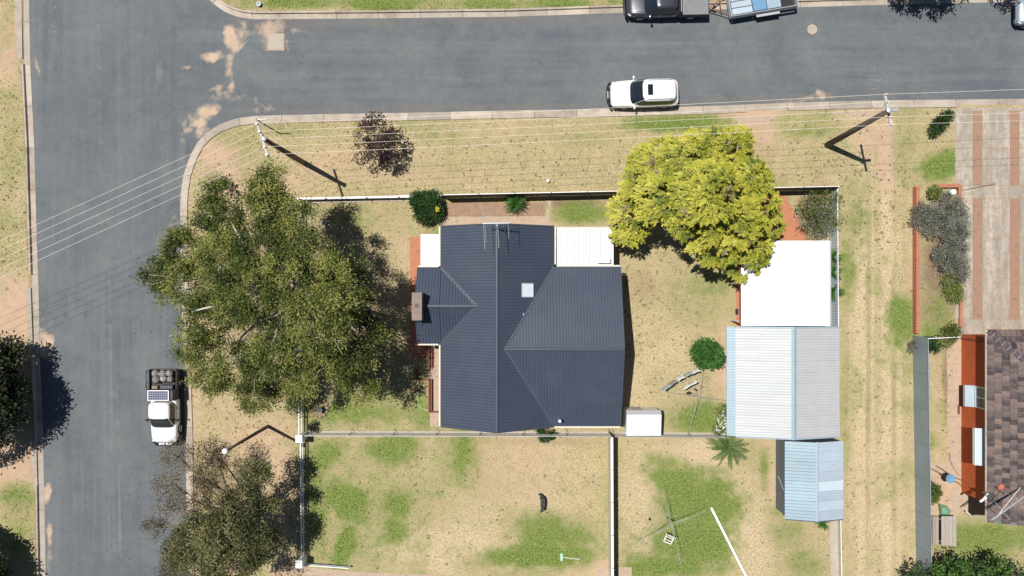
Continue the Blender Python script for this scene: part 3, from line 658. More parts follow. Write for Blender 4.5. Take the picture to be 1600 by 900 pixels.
bx_ = obj('box_vent', MB().bbox(q0.x,q1.x,q0.y,q1.y,2.66,2.95,.02), M['white_roof'], pat)
# brick-edged garden frames by the west path
gf = thing('brick_edging', W(672,600), 'low red brick edging framing the path west of the dark roofed house', 'garden edging')
for p, q in (((671,592),(671,642)), ((674.5,592),(674.5,641)), ((648,592.5),(671,592.5)), ((672,643),(688,643)), ((650,576),(650,592)), ((671,545),(671,575)), ((675,545),(675,573))):
    a_ = W(*p); b_ = W(*q); bar('edging_rail', (a_.x,a_.y,.16), (b_.x,b_.y,.16), .09, .3, M['rust'], gf)
hose = obj('garden_hose', MB().path([W(*p)+Vector((0,0,.02)) for p in ((652,612),(652,620),(653.5,630),(657,637),(664,640),(670,641))], .022, 6), M['cream']); tag(hose, 'pale hose curving over the grass beside the red brick edging', 'hose')

# tv antenna on the house
def antenna(loc, h, label, boom, els, m, zoff=0):
    t = thing('tv_antenna', loc, label, 'antenna'); l = Vector(loc)
    obj('mast', MB().path([l+Vector((0,0,zoff)), l+Vector((0,0,h))], .025, 8), m, t)
    for (p, q, r) in boom: obj('boom', MB().path([Vector(p), Vector(q)], r, 6), m, t)
    for (p, q, r) in els: obj('rod', MB().path([Vector(p), Vector(q)], r, 5), m, t)
    return t
az = 6.4
def A(px, py, z): return W(px, py, z)
mast = W(776.5, 356, 4.9)
els = [(A(754.5,330,az),A(757.5,390,az),.016), (A(756.5,330,az),A(759.5,379,az),.014), (A(776.5,330,az),A(779.5,387,az),.018), (A(793,332,az),A(795,372,az),.014)]
for k in range(9): els.append((A(762+k*3.6,345.5,az),A(762+k*3.6,351.5,az),.016))
bm_ = [(A(754,349,az+.02),A(795,348.5,az+.02),.024)]
antenna((mast.x,mast.y,RZ), az-RZ+.15, 'tall tv aerial with long rods over the north gable of the dark blue roof', bm_, els, M['galv'], -.05)

# ------------------------------------------------------------------ carport, big shed, small sheds
a = W(1158,512,2.75); b = W(1296,376,2.75); ay = -2.55
cp = thing('carport', ((a.x+b.x)/2,(ay+b.y)/2,0), 'flat plain white roofed carport joined to the north end of the large shed', 'carport')
for k in range(7):
    w_ = (b.x-a.x)/7
    obj('roof_panel', MB().bbox(a.x+k*w_+.003, a.x+(k+1)*w_-.003, ay, b.y, 2.70, 2.75, .006), M['white_roof'], cp)
obj('gutter', MB().box(b.x+.004, b.x+.12, ay, b.y, 2.6, 2.73), M['grey_steel'], cp)
obj('fascia', MB().box(a.x-.05, a.x-.004, ay, b.y, 2.58, 2.74), M['rust'], cp)
for x in (a.x+.1, b.x-.12):
    for y in (ay+.3, (ay+b.y)/2, b.y-.2): obj('post', MB().box(x-.05,x+.05,y-.05,y+.05,.02,2.70), M['white_paint'], cp)
sx0, sx1, sxr = 15.2, 22.2, 18.8; sy0, sy1 = -10.06, -2.68; sez, srz = 2.25, 3.1
shed = thing('shed', (18.7,-6.4,0), 'large ribbed steel shed with white west roof slope and grey east slope', 'shed')
def zshed(x): return sez+(srz-sez)*((x-sx0)/(sxr-sx0) if x < sxr else (sx1-x)/(sx1-sxr))
n_ = 10; sw = (sy1-sy0)/n_
for k in range(n_):
    corr('roof_sheet', 'y', sy0+k*sw+.002, sy0+(k+1)*sw-.002, lambda t: sx0-.03, lambda t: sxr, lambda u,t: zshed(u), M['weathered_white'], shed, pitch=sw/4, h=.045)
for k in range(n_):
    corr('roof_sheet', 'y', sy0+k*sw+.002, sy0+(k+1)*sw-.002, lambda t: sxr, lambda t: sx1+.03, lambda u,t: zshed(u), M['grey_steel'], shed, pitch=sw/4, h=.032)
cap('ridge_cap', (sxr,sy0-.05,srz), (sxr,sy1+.05,srz), M['blue_steel'], shed, w=.34)
for x0,z0,x1,z1,y in ((sx0,sez,sxr,srz,sy1+.04),(sxr,srz,sx1,sez,sy1+.04),(sx0,sez,sxr,srz,sy0-.04),(sxr,srz,sx1,sez,sy0-.04)):
    bar('barge_board', (x0,y,z0), (x1,y,z1), .07, .14, M['blue_steel'], shed)
mbw = MB(); k = 0; y = sy0+.1
while y < sy1-.1:                      # ribbed west wall
    mbw.box(sx0-.03, sx0+.03, y, y+.13, 0, sez-.05).box(sx0+.0, sx0+.025, y+.13, y+.19, 0, sez-.06); y += .19
obj('wall', mbw, M['wall_blue'], shed)
obj('wall', MB().box(sx1-.08, sx1-.02, sy0+.1, sy1-.1, 0, sez-.03), M['wall_blue'], shed)
for y, nm in ((sy0+.06,-1),(sy1-.06,1)):
    p0, p1 = ((sx0+.05,y),(sx1-.1,y)) if nm < 0 else ((sx1-.1,y),(sx0+.05,y))
    obj('gable_wall', gable_wall(p0, p1, (.51,srz-.08), 0, sez-.08, .05), M['wall_blue'], shed)
corr('awning_sheet', 'y', sy0, sy1+.05, lambda t: 14.64, lambda t: sx0-.035, lambda u,t: 2.02+(u-14.64)*.38, M['blue_steel'], shed, pitch=.19, h=.03)
for y in (sy0+.3,-6.4,sy1-.3): bar('awning_bracket', (14.7,y,2.0), (sx0-.035,y,1.6), .04, .04, M['galv'], shed)
obj('downpipe', MB().path([(sx0-.07,-8.6,0),(sx0-.07,-8.6,sez-.1)], .04, 8), M['white_paint'], shed)

mx0, mx1, mxr = 18.62, 22.55, 20.6; my0, my1 = -15.75, -10.42; mez, mrz = 2.05, 2.55
sm = thing('shed', (20.6,-13.1,0), 'smaller pale blue steel shed with dark west wall, south of the large white shed', 'shed')
zsm = lambda x: mez+(mrz-mez)*((x-mx0)/(mxr-mx0) if x < mxr else (mx1-x)/(mx1-mxr))
n_ = 8; sw = (my1-my0)/n_
for k in range(n_):
    corr('roof_sheet', 'y', my0+k*sw+.003, my0+(k+1)*sw-.003, lambda t: mx0-.03, lambda t: mxr, lambda u,t: zsm(u)+.006*(k%2), M['blue_steel'], sm, pitch=sw/3, h=.055)
    corr('roof_sheet', 'y', my0+k*sw+.003, my0+(k+1)*sw-.003, lambda t: mxr+.002, lambda t: mx1+.03, lambda u,t: zsm(u)+.006*(k%2), M['wall_blue'] if k == 3 else M['pale_blue'], sm, pitch=sw/4, h=.022)
for (dx, y) in ((21.75,-12.0),(21.78,-12.45)): obj('vent', MB().bbox(dx-.14,dx+.14,y-.03,y+.03,zsm(dx),zsm(dx)+.09,.02), M['grey_steel'], sm)
cap('ridge_cap', (mxr,my0-.02,mrz), (mxr,my1+.02,mrz), M['pale_blue'], sm, w=.2, z=.03)
obj('wall', MB().box(18.73, 18.79, my0+.12, my1-.05, 0, mez), M['wall_dark'], sm)
obj('wall', MB().box(mx1-.16, mx1-.1, my0+.12, my1-.05, 0, mez), M['wall_dark'], sm)
obj('gable_wall', gable_wall((18.8,my0+.08),(mx1-.17,my0+.08),(.49,mrz-.04),0,mez-.02,.05), M['wall_dark'], sm)
obj('gable_wall', gable_wall((mx1-.17,my1-.12),(18.8,my1-.12),(.51,mrz-.04),0,mez-.02,.05), M['wall_dark'], sm)
bar('fascia', (mx0,my0-.03,mez), (mxr,my0-.03,mrz), .04, .12, M['wall_dark'], sm); bar('fascia', (mxr,my0-.03,mrz), (mx1,my0-.03,mez), .04, .12, M['wall_dark'], sm)
bar('brace', (18.69,-13.2,.6), (18.69,-13.9,1.6), .03, .05, M['grey_steel'], sm)

gx0, gx1 = WX(979,1.9), WX(1033,1.9); gy0, gy1, gyr = WY(681,1.9), WY(641.5,1.9), WY(648,2.05)
gs = thing('garden_shed', ((gx0+gx1)/2,(gy0+gy1)/2,0), 'tiny white garden shed at the south east corner of the dark roofed house', 'garden shed')
corr('roof_sheet', 'x', gx0, gx1, lambda t: gyr, lambda t: gy1, lambda u,t: 2.05-.3*(u-gyr)/(gy1-gyr), M['grey_steel'], gs, pitch=.15, h=.02)
corr('roof_sheet', 'x', gx0, gx1, lambda t: gy0, lambda t: gyr, lambda u,t: 2.05-.22*(gyr-u)/(gyr-gy0), M['white_roof'], gs, pitch=.4, h=.006)
obj('wall', MB().box(gx0+.06, gx1-.06, gy0+.06, gy1-.06, 0, 1.76), M['white_paint'], gs)
obj('door', MB().box(gx0+.5, gx0+1.2, gy1-.055, gy1-.03, .05, 1.7), M['grey_steel'], gs)

# ------------------------------------------------------------------ the neighbour's brick house with tiled roof
nx0, nz = (702/22-.5), 3.55                       # eave line (ground x) and eave height
ny1 = WY(517,nz); ny0 = WY(816,nz); pitch_t = math.tan(R(22))
nb = thing('house', (38,-8,0), 'orange brick house with mottled brown tiled hip roof at the right edge', 'house')
nxw = 702/22
obj('wall', MB().box(nxw, nxw+.2, ny0+1.0, ny1-.45, 0, nz-.02), M['orange_brick'], nb)
obj('wall', MB().box(nxw+.204, 44.4, ny1-.65, ny1-.45, 0, nz-.02), M['orange_brick'], nb)
obj('wall', MB().box(nxw+.204, 44.4, ny0+1.0, ny0+1.2, 0, nz-.02), M['orange_brick'], nb)
obj('wall', MB().box(44.404, 44.6, ny0+1.0, ny1-.45, 0, nz-.02), M['orange_brick'], nb)
ex1 = 45.1; apx = nx0+(ex1-nx0)/2; hh = (ex1-nx0)/2*pitch_t
# battens and deck under the tiles: hip at the north end, gable at the south end
ah = ny1-(ex1-nx0)/2
deck = MB().add([(nx0+.02,ny0,nz),(nx0+.02,ny1-.02,nz),(apx,ah,nz+hh),(apx,ny0,nz+hh),(ex1,ny1-.02,nz),(ex1,ny0,nz)], [(0,3,2,1),(1,2,4),(4,2,3,5),(0,5,3)])
obj('roof_deck', deck, M['wall_dark'], nb)
obj('soffit', MB().box(nx0+.03, ex1-.03, ny0+.03, ny1-.03, nz-.07, nz-.03), M['cream'], nb)
obj('gutter', MB().box(nx0-.09, nx0-.0, ny0, ny1+.05, nz-.10, nz-.0), M['cream'], nb)
obj('gutter', MB().box(nx0+.004, ex1, ny1+.0, ny1+.09, nz-.10, nz-.0), M['rust'], nb)
# tiles: one shared mesh, 300 nearest to the eave singly, the rest joined
tw, tl = .335, .40                                 # tile width and exposed length (on plan)
def tile_geo():
    mb = MB(); z = .045
    mb.add([(-.02,-tw/2+.014,z+.012),(-.02,tw/2-.014,z+.012),(tl+.03,tw/2-.014,z-.030),(tl+.03,-tw/2+.014,z-.030),
            (-.02,-tw/2+.004,z-.02),(-.02,tw/2-.004,z-.02),(-.02,-.06,z+.045),(-.02,.03,z+.04),(tl+.03,.03,z-.002),(tl+.03,-.06,z+.003)],
           [(0,6,9,3),(6,7,8,9),(7,1,2,8),(4,5,1,7,6,0),(0,3,4),(1,5,2)])
    return mb
tm = bpy.data.meshes.new('tile'); tg = tile_geo(); tm.from_pydata(tg.v, [], tg.f); tm.materials.append(M['tile'])
if tm.polygons[1].normal.z < 0: tm.flip_normals()
cand = []
slope = math.atan(pitch_t)
for c in range(20):                                # west slope: courses rise eastwards
    x = nx0-.03+c*tl
    if x > apx-.2: break
    yt = ny1-(x-nx0)-.25
    k = 0; y = ny0+.17+(tw/2 if c % 2 else 0)
    while y < yt:
        cand.append((x, y, nz+max(0,x-nx0)*pitch_t, 0)); y += tw
for c in range(20):                                # north hip
    yy = ny1+.03-c*tl
    x = nx0+c*tl+.35+(tw/2 if c % 2 else 0)
    while x < ex1-c*tl-.3 and c*tl < (ex1-nx0)/2-.3:
        cand.append((x, yy, nz+max(0,c*tl-.03)*pitch_t, 1)); x += tw
def vis(t): return t[0]*22*(1/(1-t[2]/51))/1+800 < 1625
cand.sort(key=lambda t: (not vis(t), t[0]))
rest = MB(); nroot = world_loc(nb)
for i, (x, y, z, kd) in enumerate(cand):
    if kd == 0: mw = Matrix.Translation((x,y,z)) @ Matrix.Rotation(-slope, 4, 'Y')
    else: mw = Matrix.Translation((x,y,z)) @ Matrix.Rotation(-math.pi/2, 4, 'Z') @ Matrix.Rotation(-slope, 4, 'Y')
    mw = mw @ Matrix.Translation((random.uniform(-.006,.006), random.uniform(-.004,.004), random.uniform(0,.008))) @ Matrix.Rotation(random.uniform(-.012,.012), 4, 'Z')
    if i < 300:
        o = bpy.data.objects.new('tile', tm); C.objects.link(o); o.parent = nb
        o.matrix_local = Matrix.Translation(-nroot) @ mw
    else: rest.add([mw @ Vector(v) for v in tg.v], tg.f)
ro = obj('tile_field', rest, None, nb); ro['kind'] = 'stuff'
def m_tile_field():
    m, nt, b = new_mat('roof_tile_field'); p = position(nt)
    v = nt.nodes.new('ShaderNodeTexVoronoi'); v.inputs['Scale'].default_value = 2.6; nt.links.new(p, v.inputs['Vector'])
    sp = nt.nodes.new('ShaderNodeSeparateColor'); nt.links.new(v.outputs['Color'], sp.inputs[0])
    c = ramp(nt, sp.outputs[0], [(0.0,(0.055,0.042,0.045)),(0.5,(0.17,0.115,0.10)),(1.0,(0.25,0.155,0.11))])
    c = mix(nt, ramp(nt, noise(nt, 9, 4, 0.7, p), [(0.4,0.0),(0.75,0.6)]), c, (0.06,0.05,0.05))
    nt.links.new(c, b.inputs['Base Color']); b.inputs['Roughness'].default_value = 0.85; return m
ro.data.materials.append(m_tile_field())
if sum(p.normal.z for p in ro.data.polygons) < 0: ro.data.flip_normals()
# hip tiles
hp0 = Vector((nx0,ny1,nz+.03)); hp1 = Vector((apx,ah,nz+hh+.03)); L_ = (hp1-hp0).length; nh = int(L_/.40)
for k in range(nh):
    p = hp0+(hp1-hp0)*(k*.40/L_); q = hp0+(hp1-hp0)*((k*.40+.35)/L_)
    cap('hip_tile', p+Vector((0,0,.028)), q+Vector((0,0,.0)), M['hip'], nb, w=.34, drop=.09, z=.09)
mort = MB()
for k in range(1, nh+1):
    p = hp0+(hp1-hp0)*((k*.40-.025)/L_)+Vector((0,0,.095)); dd = (hp1-hp0).normalized()*.045; sd_ = Vector((dd.y,-dd.x,0)).normalized()
    for sg in (-1,1): mort.beam(p+Vector((0,0,.035))-dd*.2, p+sd_*sg*.20-Vector((0,0,.06))-dd*.2, .07, .05)
obj('hip_mortar', mort, M['mortar'], nb)
for k in range(30):
    y = ah-k*.4
    if y < ny0: break
    cap('ridge_tile', (apx,y,nz+hh+.06), (apx,y-.43,nz+hh+.03), M['tile'], nb, w=.26, drop=.06, z=.05)
# window awning and box on the west wall
aw = obj('awning', MB().add([(nxw-.75,WY(727,2.75),2.72),(nxw-.75,WY(669,2.75),2.72),(nxw,WY(669,2.75),3.05),(nxw,WY(727,2.75),3.05),
     (nxw-.75,WY(727,2.75),2.69),(nxw-.75,WY(669,2.75),2.69),(nxw,WY(669,2.75),3.02),(nxw,WY(727,2.75),3.02)],[(0,3,2,1),(4,5,6,7),(0,1,5,4),(1,2,6,5),(2,3,7,6),(3,0,4,7)]), M['pale_blue'], nb)
obj('valance', MB().box(nxw-.79,nxw-.754,WY(727,2.75),WY(669,2.75),2.50,2.75), M['white_paint'], aw)
wy_ = WY(619,1.4)
obj('window_box', MB().add([(nxw-.5,wy_-.74,1.2),(nxw-.5,wy_+.74,1.2),(nxw,wy_+.74,1.55),(nxw,wy_-.74,1.55),(nxw-.5,wy_-.74,1.0),(nxw-.5,wy_+.74,1.0),(nxw,wy_+.74,.95),(nxw,wy_-.74,.95)],
    [(0,3,2,1),(4,5,6,7),(0,1,5,4),(1,2,6,5),(2,3,7,6),(3,0,4,7)]), M['pale_blue'], nb)
window(nb, (nxw-.02,wy_,2.2), (-1,0,0), 1.4, 1.1); window(nb, (nxw-.02,WY(698,2),2.0), (-1,0,0), 2.2, 1.3)
obj('downpipe', MB().path([(nx0-.02,ny1-.6,nz-.1),(nxw-.06,ny1-.75,nz-.5),(nxw-.06,ny1-.75,.05)], .04, 8), M['rust'], nb)
vv = W(1568,763,nz+.6)
obj('roof_vent', MB().lathe((vv.x,vv.y,nz+(vv.x-nx0)*pitch_t-.05), [(.22,0),(.2,.22),(.24,.24),(.05,.38)], 14), M['terracotta'], nb)
# antenna on that roof
zz = 6.2; pm = W(1590,778,zz)
antenna((pm.x,pm.y,nz+(pm.x-nx0)*pitch_t), zz-nz-(pm.x-nx0)*pitch_t, 'long silver tv aerial lying out over the brown tiled roof',
    [(W(1548,813,zz),W(1612,768,zz),.045),(W(1552,812,zz-.15),W(1602,775,zz-.15),.03)],
    [(W(1560,804,zz),W(1594,762,zz),.02),(W(1555,785,zz),W(1578,812,zz),.018),(W(1572,778,zz),W(1586,792,zz),.018),(W(1582,770,zz),W(1600,794,zz),.018)], M['galv'])
dz = nz+.15; dp = W(1545,773,dz+.5)
ds = thing('roof_light', (dp.x,dp.y,nz), 'small silver floodlight bracket on the eave of the tiled brick house', 'floodlight')
obj('bracket', MB().path([(dp.x,dp.y,nz+.05),(dp.x,dp.y,nz+.5),W(1534,781,nz+.5)], .035, 8), M['galv'], ds)
obj('head', MB().lathe((dp.x,dp.y,nz+.48), [(.1,0),(.13,.06),(.12,.14),(.05,.17)], 12), M['chrome'], ds)
obj('lamp', MB().beam(W(1531,784,nz+.5), W(1541,777,nz+.5), .12, .1), M['white_paint'], ds)

# ------------------------------------------------------------------ fences and walls
def panel_fence(name, p0, p1, h, m, label, cat, step=2.4, ribbed=True, capw=.05, cap_m=None, post_m=None):
    p0 = Vector((p0[0],p0[1],0)); p1 = Vector((p1[0],p1[1],0)); d = p1-p0; L = d.length; u = d/L; s = Vector((u.y,-u.x,0))
    t = thing(name, tuple((p0+p1)/2), label, cat); n = max(1, round(L/step)); st = L/n
    for k in range(n):
        a = p0+u*(k*st+.03); b = p0+u*((k+1)*st-.03); mb = MB()
        ln = (b-a).length; m_ = max(2, int(ln/.1)); row = []
        for i in range(m_+1):
            off = s*(.018 if i % 2 else -.018) if ribbed else s*0
            row.append(a+u*(ln*i/m_)+off)
        vs = [q+Vector((0,0,.03)) for q in row]+[q+Vector((0,0,h-.03)) for q in row]
        mb.add(vs, [(i,i+1,m_+2+i,m_+1+i) for i in range(m_)])
        obj('panel', mb, m, t)
        obj('rail', MB().beam(a+Vector((0,0,h)), b+Vector((0,0,h)), capw, .05), cap_m or m, t)
    for k in range(n+1):
        q = p0+u*(k*st); obj('post', MB().beam(q+Vector((0,0,-.1)), q+Vector((0,0,h+.035)), .07, .06), post_m or m, t)
    return t
fh = 1.8
panel_fence('front_fence', W(692,304.5,fh), W(1313,291,fh), fh, M['fence_shade'], 'tall steel fence with panels coloured dark as shade and white top rail running behind the yellow tree', 'fence', cap_m=M['white_paint'])  # panel and post colour carries painted shade, not a dark paint finish
panel_fence('side_fence', W(1308.5,292,1.3), W(1311,683,1.3), 1.3, M['wall_blue'], 'pale steel fence along the east side of the carport and large shed', 'fence', cap_m=M['white_paint'])
panel_fence('side_fence', W(1313.5,812,.5), W(1316.5,980,.5), .5, M['fence_cream'], 'low cream edging fence running south from the small pale blue shed', 'fence', cap_m=M['white_paint'])
structure(sheet('path', [(1296,800),(1310,800),(1313,980),(1299,980)], -.05, .02, M['concrete']))
panel_fence('yard_fence', W(956,683,2.0), W(957.5,990,2.0), 2.0, M['fence_cream'], 'tall pale steel fence with wide white capping between the two south lawns', 'fence', capw=.17, cap_m=M['white_paint'])
panel_fence('side_fence', W(1450,528,1.9), W(1457,980,1.9), 1.9, M['fence_blue'], 'grey blue steel fence west of the orange brick house', 'fence', cap_m=M['fence_blue'], ribbed=False)
wz_ = .25
panel_fence('low_fence', W(1445,529.5,1.0), W(1500,526.5,1.0), 1.0, M['white_paint'], 'short white fence and gate beside the corner of the orange brick house', 'fence', step=1.2, ribbed=False)
# low wall with white capping (north-west) ; joints between cap stones are real gaps
nw = thing('front_wall', W(553,308), 'low brick wall with white capping slabs along the north west corner of the block', 'wall')
xs_ = [466,508,541,572,606,640,668,690]
for x0, x1 in zip(xs_[:-1], xs_[1:]):
    f = lambda x: 310.5-(x-466)*4.5/224
    a = W(x0,f(x0),.62); b = W(x1,f(x1),.62); d = (b-a).normalized()
    bar('cap_slab', a+d*.02+Vector((0,0,0)), b-d*.02, .13, .07, M['white_paint'], nw)
a = W(466,310.5,.58); b = W(690,306,.58); bar('wall', (a.x,a.y,.285), (b.x,b.y,.285), .09, .58, M['fence_cream'], nw); bar('footing', (a.x,a.y-.10,.0), (b.x,b.y-.10,.0), .30, .09, M['concrete'], nw)
for x in (508,572,622):
    q = W(x,f(x),.9); obj('post', MB().box(q.x-.03,q.x+.03,q.y-.03,q.y+.03,.6,.95), M['black'], nw)
def rail_fence(p0, p1, label, h=1.0, step=1.25, wire=True, white=True):
    p0 = Vector((p0[0],p0[1],0)); p1 = Vector((p1[0],p1[1],0)); d = p1-p0; L = d.length; u = d/L; n = round(L/step)
    t = thing('rail_fence', tuple((p0+p1)/2), label, 'fence'); mm = M['white_paint']
    for z, r in ((h,.055),(.35,.05)): obj('rail', MB().beam(p0+Vector((0,0,z)), p1+Vector((0,0,z)), r*1.15, r*1.4), mm, t)
    for k in range(n+1):
        q = p0+u*(L*k/n); obj('post', MB().beam(q, q+Vector((0,0,h-.05)), .07, .07), M['grey_wood'] if not white else mm, t)
    mb = MB()
    for z in np.arange(.1, h-.04, .11): mb.beam(p0+Vector((0,0,z)), p1+Vector((0,0,z)), .008, .008)
    obj('wires', mb, M['fine_wire'], t)
rail_fence(W(468.5,311,.5), W(470.5,680,.5), 'white two rail fence along the west side, passing under the big tree', 1.0)
rail_fence(W(472,690,.5), W(473.5,880,.5), 'white two rail fence between the two white gate pillars', .9)
rail_fence(W(476,882.5,.5), W(545,887.5,.5), 'short white rail fence running east from the southern white pillar', .55)
for (px, py, w1, lab) in ((467,686,'', 'square white pillar at the west end of the wire fence'),(467,882,'','square white pillar at the south end of the white rail fence')):
    c = W(px,py,1.35); c.z = 0
    p = thing('gate_pillar', c, lab, 'pillar', 'white pillars of the west fence')
    obj('shaft', MB().box(c.x-.20,c.x+.20,c.y-.23,c.y+.23,0,1.3), M['white_paint'], p)
    obj('cap', MB().bbox(c.x-.24,c.x+.24,c.y-.27,c.y+.27,1.3,1.38,.03), M['white_paint'], p)
# wire mesh fence along y=680
def mesh_fence(p0, p1, label, h=1.15, step=2.95):
    p0 = Vector((p0[0],p0[1],0)); p1 = Vector((p1[0],p1[1],0)); d = p1-p0; L = d.length; u = d/L; n = round(L/step)
    t = thing('wire_fence', tuple((p0+p1)/2), label, 'fence')
    obj('top_rail', MB().path([p0+Vector((0,0,h)), p1+Vector((0,0,h))], .024, 6), M['galv'], t)
    for k in range(n+1):
        q = p0+u*(L*k/n); pm_ = MB().path([q, q+Vector((0,0,h))], .03, 7).path([q+Vector((0,0,h*.8)), q+Vector((.0,.35,0))], .018, 5)
        obj('post', pm_, M['fine_wire'], t)
    mb = MB()
    for z in np.arange(.05, h, .085): mb.beam(p0+Vector((0,0,z)), p1+Vector((0,0,z)), .007, .007)
    x = 0
    while x < L: mb.beam(p0+u*x+Vector((0,0,.03)), p0+u*x+Vector((0,0,h)), .007, .007); x += .085
    o = obj('wire_mesh', mb, M['fine_wire'], t); o['kind'] = 'stuff'
    obj('mowing_strip', MB().beam(p0+Vector((0,0.04,.0)), p1+Vector((0,.04,0)), .16, .06), M['concrete'], t)
mesh_fence(W(476,681,1.15), W(954,682,1.15), 'wire mesh fence along the south side of the dark roofed house')
mesh_fence(W(960,682.5,1.15), W(1140,684,1.15), 'wire mesh fence between the tiny white shed and the spiky palm')
def brick_wall(pts, h, w, label):
    P_ = [W(x,y,h) for x,y in pts]; t = thing('brick_wall', (P_[0].x,P_[0].y,0), label, 'wall')
    for a, b in zip(P_[:-1], P_[1:]):
        d = Vector((b.x-a.x,b.y-a.y,0)); L = d.length; u = d/L
        a0 = Vector((a.x,a.y,0)); b0 = Vector((b.x,b.y,0))
        obj('wall', MB().beam(a0+Vector((0,0,(h-.08)/2-.05)), b0+Vector((0,0,(h-.08)/2-.05)), w-.03, h-.08+.1), M['fence_brick'], t)
        n = int(L/.24); mb = MB()
        for k in range(n):
            q = a0+u*(k*L/n+.006); r = a0+u*((k+1)*L/n-.006); o_z = random.uniform(-.004,.004)
            mb.beam(q+Vector((0,0,h-.045+o_z)), r+Vector((0,0,h-.045+o_z)), w, .085)
        obj('coping', mb, M['fence_brick'], t)['kind'] = 'stuff'
brick_wall([(1434.5,291),(1434.5,521)], .5, .26, 'long low red brick garden wall left of the grey shrubs')
brick_wall([(1462,290),(1501,290),(1500,318)], .35, .26, 'low red brick garden wall by the white letterbox at the top of the garden bed')
brick_wall([(1502,470),(1502,512)], .2, .22, 'short red brick edging at the lower end of the concrete driveway')

# ------------------------------------------------------------------ trees and shrubs
def tubes_limb(mb, p0, p1, r0, r1, seed, seg=5, wob=.12, n=7):
    r_ = random.Random(seed); p0 = Vector(p0); p1 = Vector(p1); L = (p1-p0).length; pts = []
    for i in range(seg+1):
        t = i/seg; q = p0.lerp(p1, t); q.z += math.sin(t*math.pi)*L*.06
        if 0 < i < seg: q += Vector((r_.uniform(-1,1), r_.uniform(-1,1), r_.uniform(-.5,.5)))*L*wob
        pts.append(q)
    mb.path(pts, [r0+(r1-r0)*i/seg for i in range(seg+1)], n); return pts
def leaf_mesh(name, c, out, nrm, ln, wd, tint, m, parent):
    n = len(c); off = np.array(world_loc(parent)) if parent else np.zeros(3)
    out = out/np.linalg.norm(out, axis=1)[:,None]
    sd = np.cross(out, nrm); sd /= (np.linalg.norm(sd, axis=1)[:,None]+1e-9); up = np.cross(sd, out)
    ln = ln[:,None]; wd = wd[:,None]
    v = np.stack([c-off-out*ln*.5, c-off+sd*wd*.5-out*ln*.05+up*wd*.12, c-off+out*ln*.5, c-off-sd*wd*.5-out*ln*.05+up*wd*.12], 1).reshape(-1,3)
    me = bpy.data.meshes.new(name); me.vertices.add(4*n); me.vertices.foreach_set('co', v.astype(np.float32).ravel())
    me.loops.add(4*n); me.loops.foreach_set('vertex_index', np.arange(4*n, dtype=np.int32)); me.polygons.add(n)
    me.polygons.foreach_set('loop_start', np.arange(0, 4*n, 4, dtype=np.int32)); me.update(calc_edges=True)
    at = me.attributes.new('tint', 'FLOAT', 'POINT'); at.data.foreach_set('value', np.repeat(tint, 4).astype(np.float32))
    return link_mesh(name, me, m, parent)
def unit(n, r):
    v = r.normal(size=(n,3)); return v/np.linalg.norm(v, axis=1)[:,None]
def crown(parent, clumps, n_sub, n_leaf, spread, ln, wd, m, seed, zmin=-.6, shell=.55, droop=0.0, aniso=.6, outward=.5, name='crown', upb=.7, tint_amp=.3, tint_z=0.0):
    r = np.random.default_rng(seed); K = np.array(clumps, float)
    w = (K[:,3]*K[:,4]*K[:,5])**(.75); ci = r.choice(len(K), n_sub, p=w/w.sum())
    d = unit(n_sub*3, r); d = d[d[:,2] > zmin][:n_sub]
    rad = shell+(1-shell)*r.random(n_sub)**.6
    sc = K[ci,:3]+d*K[ci,3:6]*rad[:,None]; st = np.clip(r.normal(.5, tint_amp, n_sub)+r.normal(0, .2, len(K))[ci], 0, 1)
    i = np.repeat(np.arange(n_sub), n_leaf); N = len(i)
    off = r.normal(size=(N,3))*spread; off[:,2] *= aniso
    c = sc[i]+off; out = d[i]*outward+unit(N, r)*(1-outward)+off/spread*.25; out[:,2] -= droop
    nrm = unit(N, r); nrm[:,2] = np.abs(nrm[:,2])*.5+upb
    tint = np.clip(st[i]+r.normal(0, .14, N), 0, 1)
    return leaf_mesh(name, c, out, nrm, ln*r.uniform(.65,1.35,N), wd*r.uniform(.65,1.35,N), tint, m, parent)
def clump(px, py, z, r, rz=None): p = W(px,py,z); q = r/PPM*(1-z/H); return (p.x, p.y, z, q, q, (rz if rz else q*.8))
L_euc = leaf_mat('gum_leaves', (0.024,0.038,0.008), (0.094,0.130,0.022), (0.30,0.295,0.080), .12)
L_euc2 = leaf_mat('olive_leaves', (0.028,0.034,0.012), (0.085,0.095,0.030), (0.20,0.19,0.08), .1)
L_gold = leaf_mat('golden_cypress_leaves', (0.11,0.150,0.014), (0.34,0.345,0.032), (0.54,0.50,0.075), .10)
L_purp = leaf_mat('purple_leaves', (0.018,0.010,0.012), (0.045,0.024,0.026), (0.10,0.055,0.05), .15)
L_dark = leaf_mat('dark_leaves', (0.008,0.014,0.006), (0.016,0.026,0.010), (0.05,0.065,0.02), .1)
L_hedge = leaf_mat('clipped_leaves', (0.010,0.030,0.008), (0.022,0.058,0.012), (0.06,0.12,0.03), .15)
L_green = leaf_mat('bright_green_leaves', (0.020,0.075,0.012), (0.045,0.135,0.022), (0.10,0.24,0.05), .25)
L_grey = leaf_mat('grey_green_leaves', (0.085,0.095,0.070), (0.19,0.20,0.155), (0.30,0.30,0.25), .12)
L_mid = leaf_mat('mid_green_leaves', (0.060,0.090,0.020), (0.16,0.20,0.045), (0.28,0.31,0.10), .22)
L_palm = leaf_mat('palm_leaves', (0.06,0.11,0.03), (0.13,0.21,0.06), (0.24,0.30,0.12), .25)
L_flow = leaf_mat('white_petals', (0.55,0.6,0.55), (0.72,0.74,0.70), (0.80,0.80,0.78), .1)
